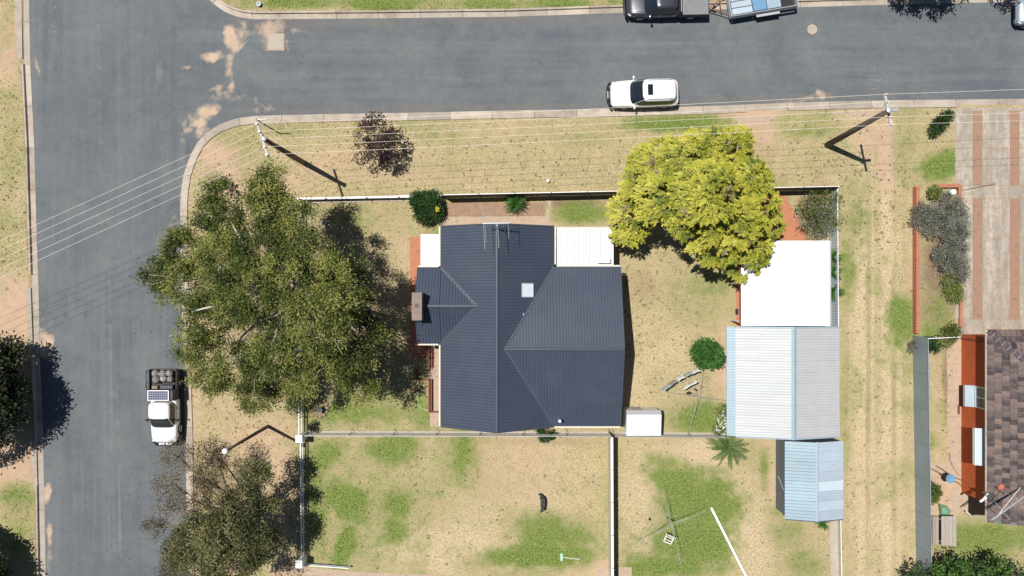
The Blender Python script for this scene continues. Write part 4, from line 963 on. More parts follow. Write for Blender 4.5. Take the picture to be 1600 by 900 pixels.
L_yell = leaf_mat('yellow_petals', (0.55,0.50,0.02), (0.65,0.60,0.03), (0.7,0.65,0.08), .1)
def tree(name, base, label, cat, clumps, r0, crowns, bark, fork=2.0, seed=1, group=None, lim=99, twigs=0):
    base = Vector(base); t = thing(name, base, label, cat, group)
    cen = Vector((sum(c[0] for c in clumps)/len(clumps), sum(c[1] for c in clumps)/len(clumps), 0)); mb = MB()
    fk = base.lerp(Vector((cen.x,cen.y,0)), .35); fk.z = fork
    tubes_limb(mb, base+Vector((0,0,-.15)), fk, r0, r0*.72, seed, 4, .03, 9)
    for i, c in enumerate(clumps[:lim]):
        p1 = Vector(c[:3])+Vector((0,0,c[5]*.2)); rr = r0*(.5 if i < 4 else .34)
        pts = tubes_limb(mb, fk, p1, rr, rr*.18, seed*100+i, 5, .07)
        for k in range(twigs):
            r_ = random.Random(seed*999+i*17+k); q = pts[r_.randint(2,4)]
            e = Vector((c[0]+r_.uniform(-1,1)*c[3]*.95, c[1]+r_.uniform(-1,1)*c[4]*.95, c[2]+r_.uniform(-.1,.95)*c[5]))
            tubes_limb(mb, q, e, rr*.25, .012, seed*77+i*9+k, 4, .08, 5)
    obj('trunk', mb, bark, t, True)
    for kw in crowns: crown(t, kw.pop('clumps', clumps), kw.pop('n_sub'), **kw)
    return t
# the big gum tree on the left
EU = [(424,272,7.5,20),(412,300,7.5,28),(430,325,7,34),(345,308,6,28),(322,335,6,26),(350,350,6.5,30),(290,395,5,36),(248,425,4.5,26),(262,455,4.5,24),(300,445,6,40),(350,400,8,42),(405,385,8,42),(462,372,7.5,34),(500,410,7,34),(450,440,9.5,46),(385,455,9,50),(325,500,7,44),(300,540,5.5,30),(330,585,5,30),(375,575,7,42),(405,620,4.5,28),(455,615,4.5,24),(440,545,8,48),(500,510,8,46),(520,455,8.5,42),(550,430,6,26),(560,475,5.5,28),(545,560,6,36),(495,585,6,34),(560,605,4.5,26),(572,520,5,24),(480,340,6.5,22)]
EUc = [clump(a_, b_, z_+(1.9 if a_ > 470 else .5 if a_ > 380 else 0), q_) for a_, b_, z_, q_ in EU]
tree('gum_tree', (-14.6,-.2,0), 'huge olive green gum tree whose crown hangs over the main road', 'tree', EUc, .42,
     [dict(n_sub=700, n_leaf=160, spread=.25, ln=.165, wd=.07, m=L_euc, seed=11, zmin=-.5, shell=.5, droop=.2, outward=.3, tint_amp=.3, aniso=.5), dict(n_sub=420, n_leaf=26, spread=.30, ln=.15, wd=.06, m=L_euc, seed=12, zmin=-.3, shell=.9, droop=.2, outward=.3, tint_amp=.3, name='outer_leaves')], M['bark'], 2.4, 3, twigs=3)
gum = [o for o in C.objects if o.name == 'gum_tree'][0]
for k, pts in enumerate(([(402,425,7.8),(397,410,8.6),(388,395,9.0),(380,380,9.1),(366,356,8.6),(360,345,7.6)],[(345,478,7.6),(330,480,8.4),(318,482,8.6),(300,487,7.9)])):
    obj('branch', MB().path([W(*q) for q in pts], [.075,.07,.055,.045,.03,.015][:len(pts)], 6), M['pale_bark'], gum, True)
# lower-left tree, thinner
LL = [(402,745,4.5,24),(385,778,5,30),(348,800,5,28),(300,838,4.5,30),(345,850,5.5,40),(395,835,5,36),(418,842,4.5,20),(310,882,4.5,34),(372,885,5,40),(282,862,4,26),(415,790,4.4,18)]
TW = [(278,712,3.2,26),(266,755,3.2,24),(243,822,3.2,20),(262,790,3.0,18),(268,885,3.0,24),(345,712,3.6,20),(328,742,3.6,26),(300,780,3.8,24)]
LLc = [clump(*c) for c in LL]; TWc = [clump(*c) for c in TW]
L_twig = leaf_mat('dry_brown_leaves', (0.035,0.026,0.015), (0.09,0.072,0.034), (0.18,0.15,0.08), .1)
lt_ = tree('gum_tree', (-19.2,-16.3,0), 'thin crowned olive tree by the kerb below the white ute', 'tree', LLc, .26,
     [dict(n_sub=300, n_leaf=110, spread=.24, ln=.16, wd=.07, m=L_euc2, seed=21, zmin=-.3, shell=.45, droop=.1, outward=.3, tint_amp=.28, aniso=.6), dict(clumps=TWc, n_sub=260, n_leaf=30, spread=.2, ln=.12, wd=.05, m=L_twig, seed=22, zmin=-.3, shell=.4, outward=.3, name='sparse_leaves')], M['bark_dark'], 1.6, 5, twigs=5)
mb = MB(); r_ = random.Random(8)
for c in TWc:
    q0 = Vector((-18.6,-16.0,2.2)); q1 = Vector(c[:3]); tubes_limb(mb, q0, q1, .09, .035, int(c[0]*100) % 999, 5, .05, 6)
    for k in range(16):
        e = q1+Vector((r_.uniform(-1,1)*c[3], r_.uniform(-1,1)*c[4], r_.uniform(-.3,.8)*c[5])); tubes_limb(mb, q0.lerp(q1, r_.uniform(.72,1)), e, .022, .006, k*31+int(c[1]*10) % 77, 4, .1, 4)
obj('bare_branches', mb, mat('twig_bark', (0.20,0.145,0.11), .9, var=.25), lt_, True)
# golden cypress
GO = [(1085,245,6,42),(1040,255,5,36),(1130,240,5.5,40),(1000,290,4.8,38),(985,335,4,32),(1040,308,6.5,42),(1105,305,8,54),(1160,285,5.5,42),(1185,325,4.5,36),(1150,345,6,48),(1092,350,6.5,40),(985,362,3.2,24),(1122,382,5,34),(1175,375,4,36),(1165,405,3.4,30),(1195,350,3.5,24),(1010,255,3.8,26),(1095,222,4.5,24),(1150,228,4,26)]
GOc = [clump(*c) for c in GO]
cyp = thing('golden_cypress', (12.2,5.2,0), 'broad golden yellow conifer overhanging the carport roof', 'tree')
mb = MB(); tubes_limb(mb, (12.2,5.2,-.1), (12.3,5.3,5.2), .38, .08, 4, 5, .02, 9)
for i, c in enumerate(GOc): tubes_limb(mb, (12.2,5.2,c[2]*.5), c[:3], .13, .03, 50+i, 4, .05, 6)
obj('trunk', mb, M['bark_dark'], cyp, True)
def sprays(parent, clumps, n_lump, n_spray, n_leaf, L, m, seed, lw, name='crown', keep=1.0):
    r = np.random.default_rng(seed); K = np.array(clumps, float); w = (K[:,3]*K[:,4]*K[:,5])**.65
    ci = r.choice(len(K), n_lump, p=w/w.sum()); d0 = unit(n_lump*4, r); d0 = d0[d0[:,2] > -.15][:n_lump]
    lc = K[ci,:3]+d0*K[ci,3:6]*(.5+.32*r.random(n_lump)[:,None])                                   # lumps sit on the limbs' clumps
    li = np.repeat(np.arange(n_lump), n_spray); n_sub = len(li); d = unit(n_sub, r)*.75+d0[li]*.9; d[:,2] = np.abs(d[:,2])*.7; d /= np.linalg.norm(d, axis=1)[:,None]
    lr = r.uniform(.28,.55,n_lump)[li]; sc = lc[li]+d*lr[:,None]*r.uniform(.5,1.0,n_sub)[:,None]
    ax = d.copy(); ax[:,2] = ax[:,2]*.15-.05; ax += unit(n_sub, r)*.25; ax[:,2] *= .5; ax /= np.linalg.norm(ax, axis=1)[:,None]; Ls = L*r.uniform(.6,1.3,n_sub)
    sd = np.cross(ax, np.array([0,0,1.])); sd /= np.linalg.norm(sd, axis=1)[:,None]
    st = np.clip(r.normal(.52,.16,n_sub)+r.normal(0,.2,n_lump)[li],0,1); i = np.repeat(np.arange(n_sub), n_leaf); N = len(i)
    t = r.random(N)**.8; s = r.random(N)*2-1; wdt = .42*(1.05-t)*Ls[i]
    c = sc[i]+ax[i]*(t*Ls[i])[:,None]+sd[i]*(s*wdt)[:,None]+r.normal(size=(N,3))*.02; c[:,2] -= (t**1.6)*Ls[i]*.55+np.abs(s)*wdt*.5
    out = ax[i]+sd[i]*(s*1.1)[:,None]+unit(N,r)*.25; out[:,2] -= .5*t
    nrm = unit(N,r)*.35; nrm[:,2] = np.abs(nrm[:,2])+.7; nrm += ax[i]*(t*.7)[:,None]
    leaf_mesh(name, c, out, nrm, lw[0]*r.uniform(.7,1.3,N), lw[1]*r.uniform(.7,1.3,N), np.clip(st[i]+.45*(t-.5)+r.normal(0,.10,N),0,1), m, parent)
GOs = []
for c in GOc:
    v = Vector((c[0],c[1],0))-Vector((12.4,5.6,0)); q = Vector((12.4,5.6,0))+v*.98; GOs.append((q.x,q.y,c[2],c[3]*.92,c[4]*.92,c[5]*1.1))
sprays(cyp, GOs+[clump(1090,310,6,50),clump(1110,280,5.5,42)], 470, 13, 30, .50, L_gold, 31, (.135,.07))
sprays(cyp, GOs, 26, 7, 22, .38, leaf_mat('cone_brown', (0.17,0.14,0.06), (0.27,0.22,0.11), (0.36,0.30,0.17), .1), 33, (.11,.06), 'cone_clusters')
# small purple leaved tree on the verge
PU = [clump(*c) for c in ((585,205,2.6,22),(600,222,2.5,20),(570,225,2.4,20),(590,240,2.2,20),(575,195,2.6,13),(612,212,2.2,12),(605,245,2,14),(562,245,1.9,12),(588,183,2.6,10))]
tree('purple_tree', (-8.95,9.65,0), 'small purple leaved tree on the dry verge', 'tree', PU, .09,
     [dict(n_sub=120, n_leaf=22, spread=.13, ln=.15, wd=.09, m=L_purp, seed=41, zmin=-.5, shell=.3, outward=.3)], M['bark_dark'], .8, 7, twigs=4)
# street trees on the far left
DT = [clump(*c) for c in ((-45,565,3.0,46),(-10,592,2.8,38),(-50,620,4,60),(0,630,3,42),(-15,665,2.8,40),(-60,680,3,50),(5,560,2.2,30),(-80,600,4,50),(15,612,2.2,24))]
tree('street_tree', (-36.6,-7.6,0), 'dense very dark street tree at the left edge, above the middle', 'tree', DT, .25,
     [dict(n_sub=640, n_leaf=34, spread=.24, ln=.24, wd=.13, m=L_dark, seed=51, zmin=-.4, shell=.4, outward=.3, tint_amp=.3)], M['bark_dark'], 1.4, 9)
DT2 = [clump(*c) for c in ((-55,905,2.8,46),(-32,878,2.2,32),(-70,880,2.8,44),(-28,915,2.3,36),(-12,900,1.6,20),(-50,950,2.8,46))]
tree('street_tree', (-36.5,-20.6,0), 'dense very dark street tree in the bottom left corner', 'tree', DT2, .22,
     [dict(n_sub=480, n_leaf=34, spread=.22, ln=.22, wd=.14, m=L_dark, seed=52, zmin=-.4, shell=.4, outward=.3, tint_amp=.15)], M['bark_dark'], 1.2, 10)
DT3 = [clump(*c) for c in ((1440,-54,3.2,34),(1475,-44,3.0,32),(1505,-56,3,30),(1470,-76,3.6,40),(1590,-40,2.6,20),(1420,-46,2.6,24))]
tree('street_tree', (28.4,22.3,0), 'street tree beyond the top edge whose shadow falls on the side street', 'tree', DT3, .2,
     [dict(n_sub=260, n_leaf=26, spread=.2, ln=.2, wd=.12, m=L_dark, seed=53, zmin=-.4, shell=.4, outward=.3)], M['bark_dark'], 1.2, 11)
BR = [clump(*c) for c in ((1450,915,2.4,34),(1500,905,2.6,34),(1545,905,2.6,36),(1590,920,2.6,34),(1480,935,2.6,36),(1530,940,3,40),(1475,890,2.0,16),(1560,888,2.0,16))]
tree('garden_tree', (32,-20.6,0), 'bushy green tree at the bottom edge beside the tiled brick house', 'tree', BR, .18,
     [dict(n_sub=520, n_leaf=26, spread=.17, ln=.19, wd=.11, m=leaf_mat('glossy_leaves', (0.010,0.022,0.006), (0.035,0.085,0.015), (0.10,0.20,0.04), .2), seed=54, zmin=-.3, shell=.4, outward=.35, tint_amp=.38)], M['bark_dark'], .9, 12)
def bush(name, px, py, zc, r, rz, label, m, n_sub, n_leaf, spread, ln, wd, seed, cat='shrub', extra=(), stems=7, group=None, bark='bark_dark', **kw):
    cl = [clump(px,py,zc,r,rz)]+[clump(*e) for e in extra]; g = Vector((sum(c[0] for c in cl)/len(cl), sum(c[1] for c in cl)/len(cl), 0))
    t = thing(name, g, label, cat, group); mb = MB(); rr = random.Random(seed)
    for k in range(stems):
        c = cl[k % len(cl)]
        tubes_limb(mb, g+Vector((rr.uniform(-.15,.15),rr.uniform(-.15,.15),-.05)), (c[0]+rr.uniform(-.6,.6)*c[3], c[1]+rr.uniform(-.6,.6)*c[4], c[2]+rr.uniform(0,.7)*c[5]), .03, .008, seed+k, 4, .08, 5)
    obj('stems', mb, M[bark], t)
    crown(t, cl, n_sub, n_leaf, spread, ln, wd, m, seed, **kw); return t
b1 = bush('round_bush', 667, 321, .75, 21, .75, 'clipped round dark green bush by the north fence', L_hedge, 360, 24, .13, .12, .07, 61, zmin=-.3, shell=.7, extra=((654,313,.8,12,.5),(680,331,.6,12,.5),(658,336,.6,11,.4),(678,309,.7,10,.4),(668,342,.5,8,.3)))
crown(b1, [clump(682.5,327.5,1.35,2.5,.08)], 5, 8, .06, .1, .08, L_yell, 62, name='flowers')
bush('round_bush', 1106, 552, .9, 19, .65, 'round bright green bush on the dry lawn beside the large shed', L_green, 240, 20, .14, .17, .10, 63, zmin=-.3, shell=.6, extra=((1094,548,.7,12,.5),(1117,559,.7,12,.5),(1101,538,.7,8,.4),(1099,563,.7,9,.4)))
bush('shrub', 1478, 322, .75, 23, .55, 'sprawling grey green shrub at the top of the walled garden bed', L_grey, 170, 64, .16, .11, .05, 64, zmin=-.2, shell=.55, extra=((1450,338,.75,26,.5),(1495,340,.6,20,.45),(1465,345,.8,26,.55),(1440,340,.5,14,.4),(1500,325,.5,14,.4)), tint_amp=.22)
bush('shrub', 1488, 386, .75, 23, .6, 'large grey green shrub against the driveway, lower half of the walled bed', L_grey, 170, 64, .16, .11, .05, 65, zmin=-.2, shell=.55, extra=((1492,360,.7,20,.5),(1480,405,.7,20,.5),(1492,425,.6,20,.5),(1470,400,.5,14,.4),(1500,400,.5,14,.4)), tint_amp=.22)
bush('shrub', 1487, 445, .5, 17, .4, 'yellowish green shrub at the bottom of the walled bed', L_mid, 130, 20, .13, .12, .05, 66, zmin=-.2, shell=.5, extra=((1492,460,.45,12,.35),))
bush('shrub', 1460, 300, .5, 10, .45, 'small leafy green plant between the two red brick walls', L_mid, 60, 14, .1, .15, .07, 67, zmin=-.2, shell=.4)
bush('shrub', 1466, 195, .6, 12, .5, 'small dark green shrub on the verge beside the driveway', L_hedge, 95, 16, .11, .13, .08, 68, zmin=-.2, shell=.4, extra=((1478,182,.5,9,.4),(1458,204,.45,9,.4)))
bush('shrub', 1487, 519, .6, 13, .5, 'leafy green plant above the short white fence', L_mid, 90, 14, .12, .15, .08, 69, zmin=-.2, shell=.4, extra=((1475,530,.5,12,.4),))
bush('shrub', 1452, 538, .5, 11, .4, 'dark green plant at the top of the grey blue fence', L_hedge, 60, 14, .1, .14, .08, 70, zmin=-.2, shell=.4, extra=((1462,542,.4,9,.3),))
bush('shrub', 1428, 538, .4, 8, .3, 'dry grey tuft at the end of the red brick wall', L_grey, 50, 14, .09, .13, .03, 71, zmin=-.1, shell=.4, extra=((1424,545,.35,6,.3),))
bush('shrub', 1288, 318, 1.2, 26, .8, 'straggly green and grey bush filling the corner of the two steel fences', L_mid, 150, 18, .2, .15, .06, 72, zmin=-.2, shell=.4, extra=((1275,345,1.0,26,.7),(1262,315,.8,18,.6),(1296,345,1.0,18,.7)), tint_amp=.3)
bush('shrub', 1277, 345, 1.5, 24, .5, 'grey twiggy bush in front of the paved corner north of the carport', L_grey, 55, 16, .18, .14, .05, 73, zmin=-.1, shell=.4, extra=((1258,318,1.1,14,.4),(1285,365,1.2,16,.4)))
bush('shrub', 1138, 665, .7, 14, .6, 'white flowering bush against the west wall of the large shed', L_mid, 120, 18, .13, .14, .08, 74, zmin=-.2, shell=.4, extra=((1132,645,.7,13,.6),(1128,668,.6,12,.5)))
crown([o for o in C.objects if o.get('label','').startswith('white flowering')][0], [clump(1138,665,.78,14,.62), clump(1130,650,.78,13,.6), clump(1128,668,.7,12,.5)], 90, 3, .06, .10, .09, L_flow, 75, name='flowers', zmin=0, shell=.85)
bush('shrub', 1458, 769, .6, 12, .5, 'leafy plant by the grey blue fence near the blue bird bath', L_mid, 70, 14, .12, .22, .06, 76, zmin=-.2, shell=.3, extra=((1454,780,.5,9,.4),))
bush('shrub', 848, 679, .3, 12, .3, 'low dark green shrub growing through the wire mesh fence', L_hedge, 55, 14, .1, .13, .07, 77, zmin=-.1, shell=.3, extra=((862,678,.25,9,.25),))
bush('shrub', 488, 668, .3, 9, .3, 'small twiggy plant beside the pillar and the wire fence', L_dark, 30, 12, .1, .13, .05, 78, zmin=-.1, shell=.3)
def rosette(name, px, py, L, n, label, m, seed, h=.5, wd=.13, cat='plant', zb=.2, a0=0, a1=2*math.pi):
    c = W(px,py,zb); r = np.random.default_rng(seed); g = Vector((c.x,c.y,0)); t = thing(name, g, label, cat)
    mb = MB(); mb.lathe(g, [(.12,0),(.10,zb),(.03,zb+.06)], 10); obj('stem', mb, M['bark_dark'], t)
    cs, outs, nr, lns, wds, tn = [], [], [], [], [], []
    for k in range(n):
        a = r.uniform(a0, a1); el = r.uniform(.05, 1.25); l = L*r.uniform(.7,1.08); tv = r.uniform(.2,.9)
        d = np.array([math.cos(a)*math.cos(el), math.sin(a)*math.cos(el), math.sin(el)])
        p = np.array([c.x,c.y,zb]); steps = 7; pr = p
        for s_ in range(steps):
            dd = d.copy(); dd[2] -= 1.1*(s_/steps)**1.5; dd /= np.linalg.norm(dd); q = pr+dd*l/steps
            for sg in (-1, 0, 1):
                sv = np.array([-math.sin(a), math.cos(a), 0.])*sg
                cs.append((pr+q)/2+sv*wd*.6*(1-s_/steps)); outs.append(dd+sv*.55); nr.append(np.array([0,0,1.])+.3*r.normal(size=3)); lns.append(l/steps*1.9); wds.append(wd*.55*(1.15-s_/steps)); tn.append(tv+r.normal(0,.1))
            pr = q
    leaf_mesh('fronds', np.array(cs), np.array(outs), np.array(nr), np.array(lns), np.array(wds), np.clip(np.array(tn),0,1), m, t); return t
rosette('spiky_palm', 1137, 699, 1.65, 90, 'spiky low palm with radiating fronds south of the large shed', L_palm, 81, zb=.35, wd=.12)
rosette('palm', 805, 317, .95, 60, 'small dark green palm in the bed along the north fence', L_green, 82, zb=.5, wd=.13)
rosette('fern', 1284, 815, .75, 26, 'bright green fern poking out below the small pale blue shed', L_green, 83, zb=.3, wd=.12)
for px, py, lab, sd_ in ((1301,402,'green fern in the gap east of the carport, upper clump',84),(1301,425,'green fern in the gap east of the carport, middle clump',85),(1302,455,'green fern in the gap east of the carport, lowest clump',86)):
    rosette('fern', px, py, .9, 26, lab, L_green, sd_, zb=.7, wd=.13)

# ------------------------------------------------------------------ power poles and lines
def power_pole(base, top, arm, label, r0=.2, r1=.135, pins=5):
    base = Vector(base); top = Vector(top); a0, a1 = Vector(arm[0]), Vector(arm[1])
    t = thing('power_pole', base, label, 'power pole', 'timber power poles along the side street')
    obj('pole', MB().path([base-Vector((0,0,.3)), base.lerp(top,.5), top], [r0, (r0+r1)/2, r1], 14), M['pole_wood'], t, True)
    obj('pole_cap', MB().lathe(top, [(r1+.02,-.02),(r1+.025,.04),(.05,.09)], 14), M['galv'], t)
    arm_ = obj('crossarm', MB().beam(a0, a1, .13, .12), M['arm_wood'], t); pts = []
    for k in range(pins):
        p = a0.lerp(a1, .03+.94*k/(pins-1)); ins = MB().lathe(p+Vector((0,0,.06)), [(.015,0),(.015,.07),(.05,.08),(.055,.13),(.035,.19)], 9); obj('insulator', ins, M['porcelain'], arm_); pts.append(p+Vector((0,0,.2)))
    for f in (.25,.75):
        q = a0.lerp(a1, f); dn = base.lerp(top, .86); obj('brace', MB().beam(q-Vector((0,0,.05)), Vector((dn.x,dn.y,q.z-.65)), .03, .04), M['galv'], t)
    return t, pts
hp = 8.7
tR = W(1390,172,hp); bR = W(1292.5,227)
pR, wR = power_pole(bR, tR, (W(1382,147,8.15), W(1392.5,197,8.15)), 'timber power pole with grey crossarm near the concrete driveway', .22, .15)
tL = W(412,217,hp); bL = W(474,254)
pL, wL = power_pole(bL, tL, (W(402,193,8.15), W(419,244,8.15)), 'timber power pole with grey crossarm at the street corner')
obj('transformer_bracket', MB().beam(tR+Vector((.12,.0,-.15)), tR+Vector((.55,.06,-.15)), .16, .22), M['galv'], pR)
def far_pole(x, y, d, lab):
    a = Vector((x,y,8.1)); s = Vector((-d[1],d[0],0)).normalized()*1.15
    return power_pole((x,y,0), (x,y,hp), (a+s, a-s), lab)[1]
wA = far_pole(-57, -10.1, (1,.52), 'timber power pole at the far left end of the crossing wires'); wB = far_pole(70, 12.5, (1,0), 'timber power pole at the far right end of the wires')
def sag_wire(p, q, sag, n=22):
    return MB().path([p.lerp(q, i/n)-Vector((0,0,4*sag*(i/n)*(1-i/n))) for i in range(n+1)], .0085, 5, cap=False)
ordn = ['northernmost','second from north','middle','fourth from north','southernmost']
for k in range(5):
    o = obj('power_line', sag_wire(wL[k], wR[k], .22), M['wire']); tag(o, f'{ordn[k]} of the five bright wires strung between the two timber power poles', 'power line', 'wires along the side street')
for k in range(5):
    o = obj('power_line', sag_wire(wL[k], wA[k], .45), M['wire']); tag(o, f'{ordn[k]} of the five bright wires crossing the main road at left', 'power line', 'wires across the main road')
for k in range(5):
    o = obj('power_line', sag_wire(wR[k], wB[k], .5), M['wire']); tag(o, f'{ordn[k]} of the wires running right from the pole near the driveway', 'power line', 'wires leaving to the right')
    if k in (1, 2): bpy.data.objects.remove(o)
# street light and street sign
lt = W(352,705,7.8); lb = W(419,666)
sl = thing('street_light', lb, 'tall thin pole with white round top beside the thin crowned tree', 'light pole')
obj('pole', MB().path([lb-Vector((0,0,.2)), lb.lerp(lt,.5), lt], [.13,.105,.08], 12), M['pole_wood'], sl, True)
obj('lamp_head', MB().lathe(lt, [(.06,-.1),(.17,-.02),(.19,.05),(.12,.13),(.03,.16)], 16), M['white_paint'], sl, True)
sv = W(407,191)
ss = thing('street_sign', sv, 'slim street sign post with pale blade by the kerb of the corner', 'street sign')
tp = W(400.5,186.5,2.6)
obj('post', MB().path([sv-Vector((0,0,.1)), tp], .04, 8), M['black'], ss)
obj('blade', MB().beam(tp+Vector((0,0,-.12)), tp+Vector((.72,.03,-.12)), .035, .2), M['white_paint'], ss)
stay = obj('stay_wire', MB().path([tL.lerp(bL,.12), W(500,283,0), ], .012, 5), M['fine_wire'], pL)

# ------------------------------------------------------------------ vehicles
def sring(x0, x1, hw, z, n=40, e=5.0, crown_=0):
    xc, a = (x0+x1)/2, (x1-x0)/2; out = []
    for k in range(n):
        t = 2*math.pi*k/n; c, s = math.cos(t), math.sin(t)
        out.append(Vector((xc+a*math.copysign(abs(c)**(2/e), c), hw*math.copysign(abs(s)**(2/e), s), z)))
    return out
def spt(rings, th, v):
    v = min(max(v, 0), len(rings)-1-1e-6); i = int(v); f = v-i; res = []
    for x0, x1, hw, z in (rings[i], rings[i+1]):
        e = 5.0; c, s = math.cos(th), math.sin(th); xc, a = (x0+x1)/2, (x1-x0)/2
        res.append(Vector((xc+a*math.copysign(abs(c)**(2/e), c), hw*math.copysign(abs(s)**(2/e), s), z)))
    return res[0].lerp(res[1], f)
def patch(rings, th0, th1, v0, v1, off=.014, nu=14, nv=8):
    mb = MB(); ctr = Vector(((rings[0][0]+rings[0][1])/2, 0, rings[0][3]-.6))
    for j in range(nv+1):
        for i in range(nu+1):
            p = spt(rings, th0+(th1-th0)*i/nu, v0+(v1-v0)*j/nv)
            d1 = spt(rings, th0+(th1-th0)*i/nu+.01, v0+(v1-v0)*j/nv)-p; d2 = spt(rings, th0+(th1-th0)*i/nu, min(len(rings)-1, v0+(v1-v0)*j/nv+.02))-p
            n = d1.cross(d2)
            n = n.normalized() if n.length > 1e-9 else (p-ctr).normalized()
            if n.dot(p-ctr) < 0: n = -n
            mb.v.append(tuple(p+n*off))
    for j in range(nv):
        for i in range(nu): a = j*(nu+1)+i; mb.f.append((a,a+1,a+nu+2,a+nu+1))
    return mb
def wheel(parent, x, y, r=.38, w=.25):
    mb = MB(); prof = [(r*.62,-w/2),(r*.93,-w/2),(r,-w/2+.04),(r,w/2-.04),(r*.93,w/2),(r*.62,w/2)]; n = 22; o = 0
    rings = [[Vector((x+rr*math.cos(2*math.pi*k/n), y+yy, r+rr*math.sin(2*math.pi*k/n))) for k in range(n)] for rr, yy in prof]
    mb.loft(rings, cap=False); wo = obj('wheel', mb, M['rubber'], parent, False, True)
    mb = MB(); s = 1 if y > 0 else -1
    rings = [[Vector((x+rr*math.cos(2*math.pi*k/n), y+s*yy, r+rr*math.sin(2*math.pi*k/n))) for k in range(n)] for rr, yy in ((r*.64,-.06),(r*.64,w/2-.02),(r*.5,w/2-.05),(r*.2,w/2-.03),(.02,w/2-.03))]
    mb.loft(rings); obj('rim', mb, M['chrome'], wo, False, True)
def lower_body(stations):
    rings = []
    for x, w, zt, zb in stations:
        h = [(0,zt+.018),(.45*w,zt+.012),(.78*w,zt-.004),(.92*w,zt-.035),(.985*w,zt-.10),(w,zt-.22),(w*.985,zb+.16),(w*.95,zb+.03),(w*.86,zb)]
        rings.append([Vector((x,y,z)) for y,z in h] + [Vector((x,-y,z)) for y,z in h[:0:-1]])
    return MB().loft(rings)
def place(name, loc, rz, label, cat): return thing(name, loc, label, cat, None, rz)
def mirrors(t, x, hw, z, m):
    for s in (-1, 1):
        mb = MB(); c = Vector((x, s*(hw+.15), z)); ring = []
        for zz, sc in ((-.11,.7),(-.07,1),(.07,1),(.11,.75)): ring.append([c+Vector((.075*sc*math.cos(a), .125*sc*math.sin(a), zz)) for a in [2*math.pi*k/10 for k in range(10)]])
        mb.loft(ring).beam((x,s*(hw-.06),z-.03),(x,s*(hw+.08),z-.03),.06,.05); o = obj('door_mirror', mb, m, t, True, True)
def handles(t, xs, hw, z, m):
    for x in xs:
        for s in (-1,1): obj('door_handle', MB().bbox(x-.09,x+.09,s*(hw+.012)-.014,s*(hw+.012)+.014,z-.018,z+.018,.006), m, t, False, True)
def wagon(loc, rz, label, paint, L=4.72, bull=True, sun=True):
    t = place('parked_car', loc, rz, label, 'car'); h = L/2; q = lambda f: f*h
    st = [(-h,.60,.92,.50),(-h+.05,.78,1.0,.42),(-h+.18,.89,1.05,.36),(-h+.55,.925,1.08,.32),(-.6,.935,1.09,.32),(.5,.935,1.09,.32),(.95,.93,1.09,.32),(1.35,.915,1.06,.32),(h-.42,.885,1.0,.34),(h-.16,.82,.92,.38),(h-.04,.70,.80,.42),(h,.52,.70,.48)]
    b = obj('body', lower_body(st), paint, t, True, True); smooth_by_angle(b, 40)
    rg = [(-h+.10,1.10,.905,1.02),(-h+.16,.98,.885,1.16),(-h+.26,.62,.82,1.46),(-h+.34,.30,.755,1.70),(-h+.42,.20,.70,1.775),(-h+.62,.02,.56,1.80)]
    mb = MB().loft([sring(*r[:3], r[3]) for r in rg]); rf = obj('roof', mb, paint, t, True, True)
    r43 = R(42)
    obj('windscreen', patch(rg, -r43, r43, .55, 3.35, .016), M['glass'], t, True, True)
    obj('rear_window', patch(rg, math.pi-R(40), math.pi+R(40), 1.1, 2.8, .016), M['glass'], t, True, True)
    for s in (-1, 1):
        for a0, a1 in ((47,76),(78,108),(110,136)):
            th = sorted([s*R(a0), s*R(a1)]); obj('side_window', patch(rg, th[0], th[1], 1.0, 2.75, .014, 8, 5), M['glass'], t, True, True)
        rail = MB().path([(-h+.6,s*.64,1.80),(-h+.72,s*.66,1.85),(-.15,s*.66,1.85),(-.02,s*.64,1.80)], .018, 6); obj('roof_rail', rail, M['galv'], t, False, True)
        obj('headlight', MB().beam((h-.10,s*.70,.80),(h-.26,s*.83,.82),.16,.14), M['lens'], t, False, True)
        obj('tail_light', MB().beam((-h+.12,s*.79,.92),(-h+.20,s*.85,.92),.06,.2), M['tail_red'], t, False, True)
        for x in (-1.42, 1.38): wheel(t, x, s*.80)
    if sun: obj('sunroof', MB().bbox(-.42,-.06,-.37,.37,1.808,1.826,.008), M['glass'], t, False, True)
    mirrors(t, .78, .90, 1.14, paint); handles(t, (.15,-.85), .93, .92, M['chrome'])
    wp = MB().beam((.98,.10,1.24),(.84,-.42,1.34),.025,.02).beam((.98,-.32,1.24),(.83,-.70,1.32),.025,.02); obj('wiper', wp, M['black'], t, False, True)
    if bull:
        mb = MB().path([(h-.02,-.86,.62),(h+.16,-.62,.66),(h+.20,0,.66),(h+.16,.62,.66),(h-.02,.86,.62)], .085, 8).path([(h+.10,-.66,.66),(h+.17,-.5,1.02),(h+.17,.5,1.02),(h+.10,.66,.66)], .032, 7)
        for y in (-.32,.32): mb.path([(h+.17,y,.66),(h+.17,y,1.02)], .03, 6)
        bb = obj('bull_bar', mb, M['black'], t, True, True)
        obj('winch_plate', MB().bbox(h+.05,h+.22,-.26,.26,.70,.78,.02), M['galv'], bb, False, True)
        for y in (-.42,.42): obj('spot_light', MB().lathe((h+.20,y,.78), [(.08,0),(.11,.06),(.10,.16),(.04,.19)], 10), M['black'], bb, False, True)
    else: obj('grille', MB().bbox(h-.05,h+.015,-.42,.42,.5,.68,.01), M['black'], t, False, True)
    obj('tow_bar', MB().path([(-h+.1,0,.42),(-h-.12,0,.42),(-h-.14,0,.52)], .03, 7), M['black'], t, False, True)
    return t
cx, cy = (WX(955,1.0)+WX(1062,1.2))/2, 13.62
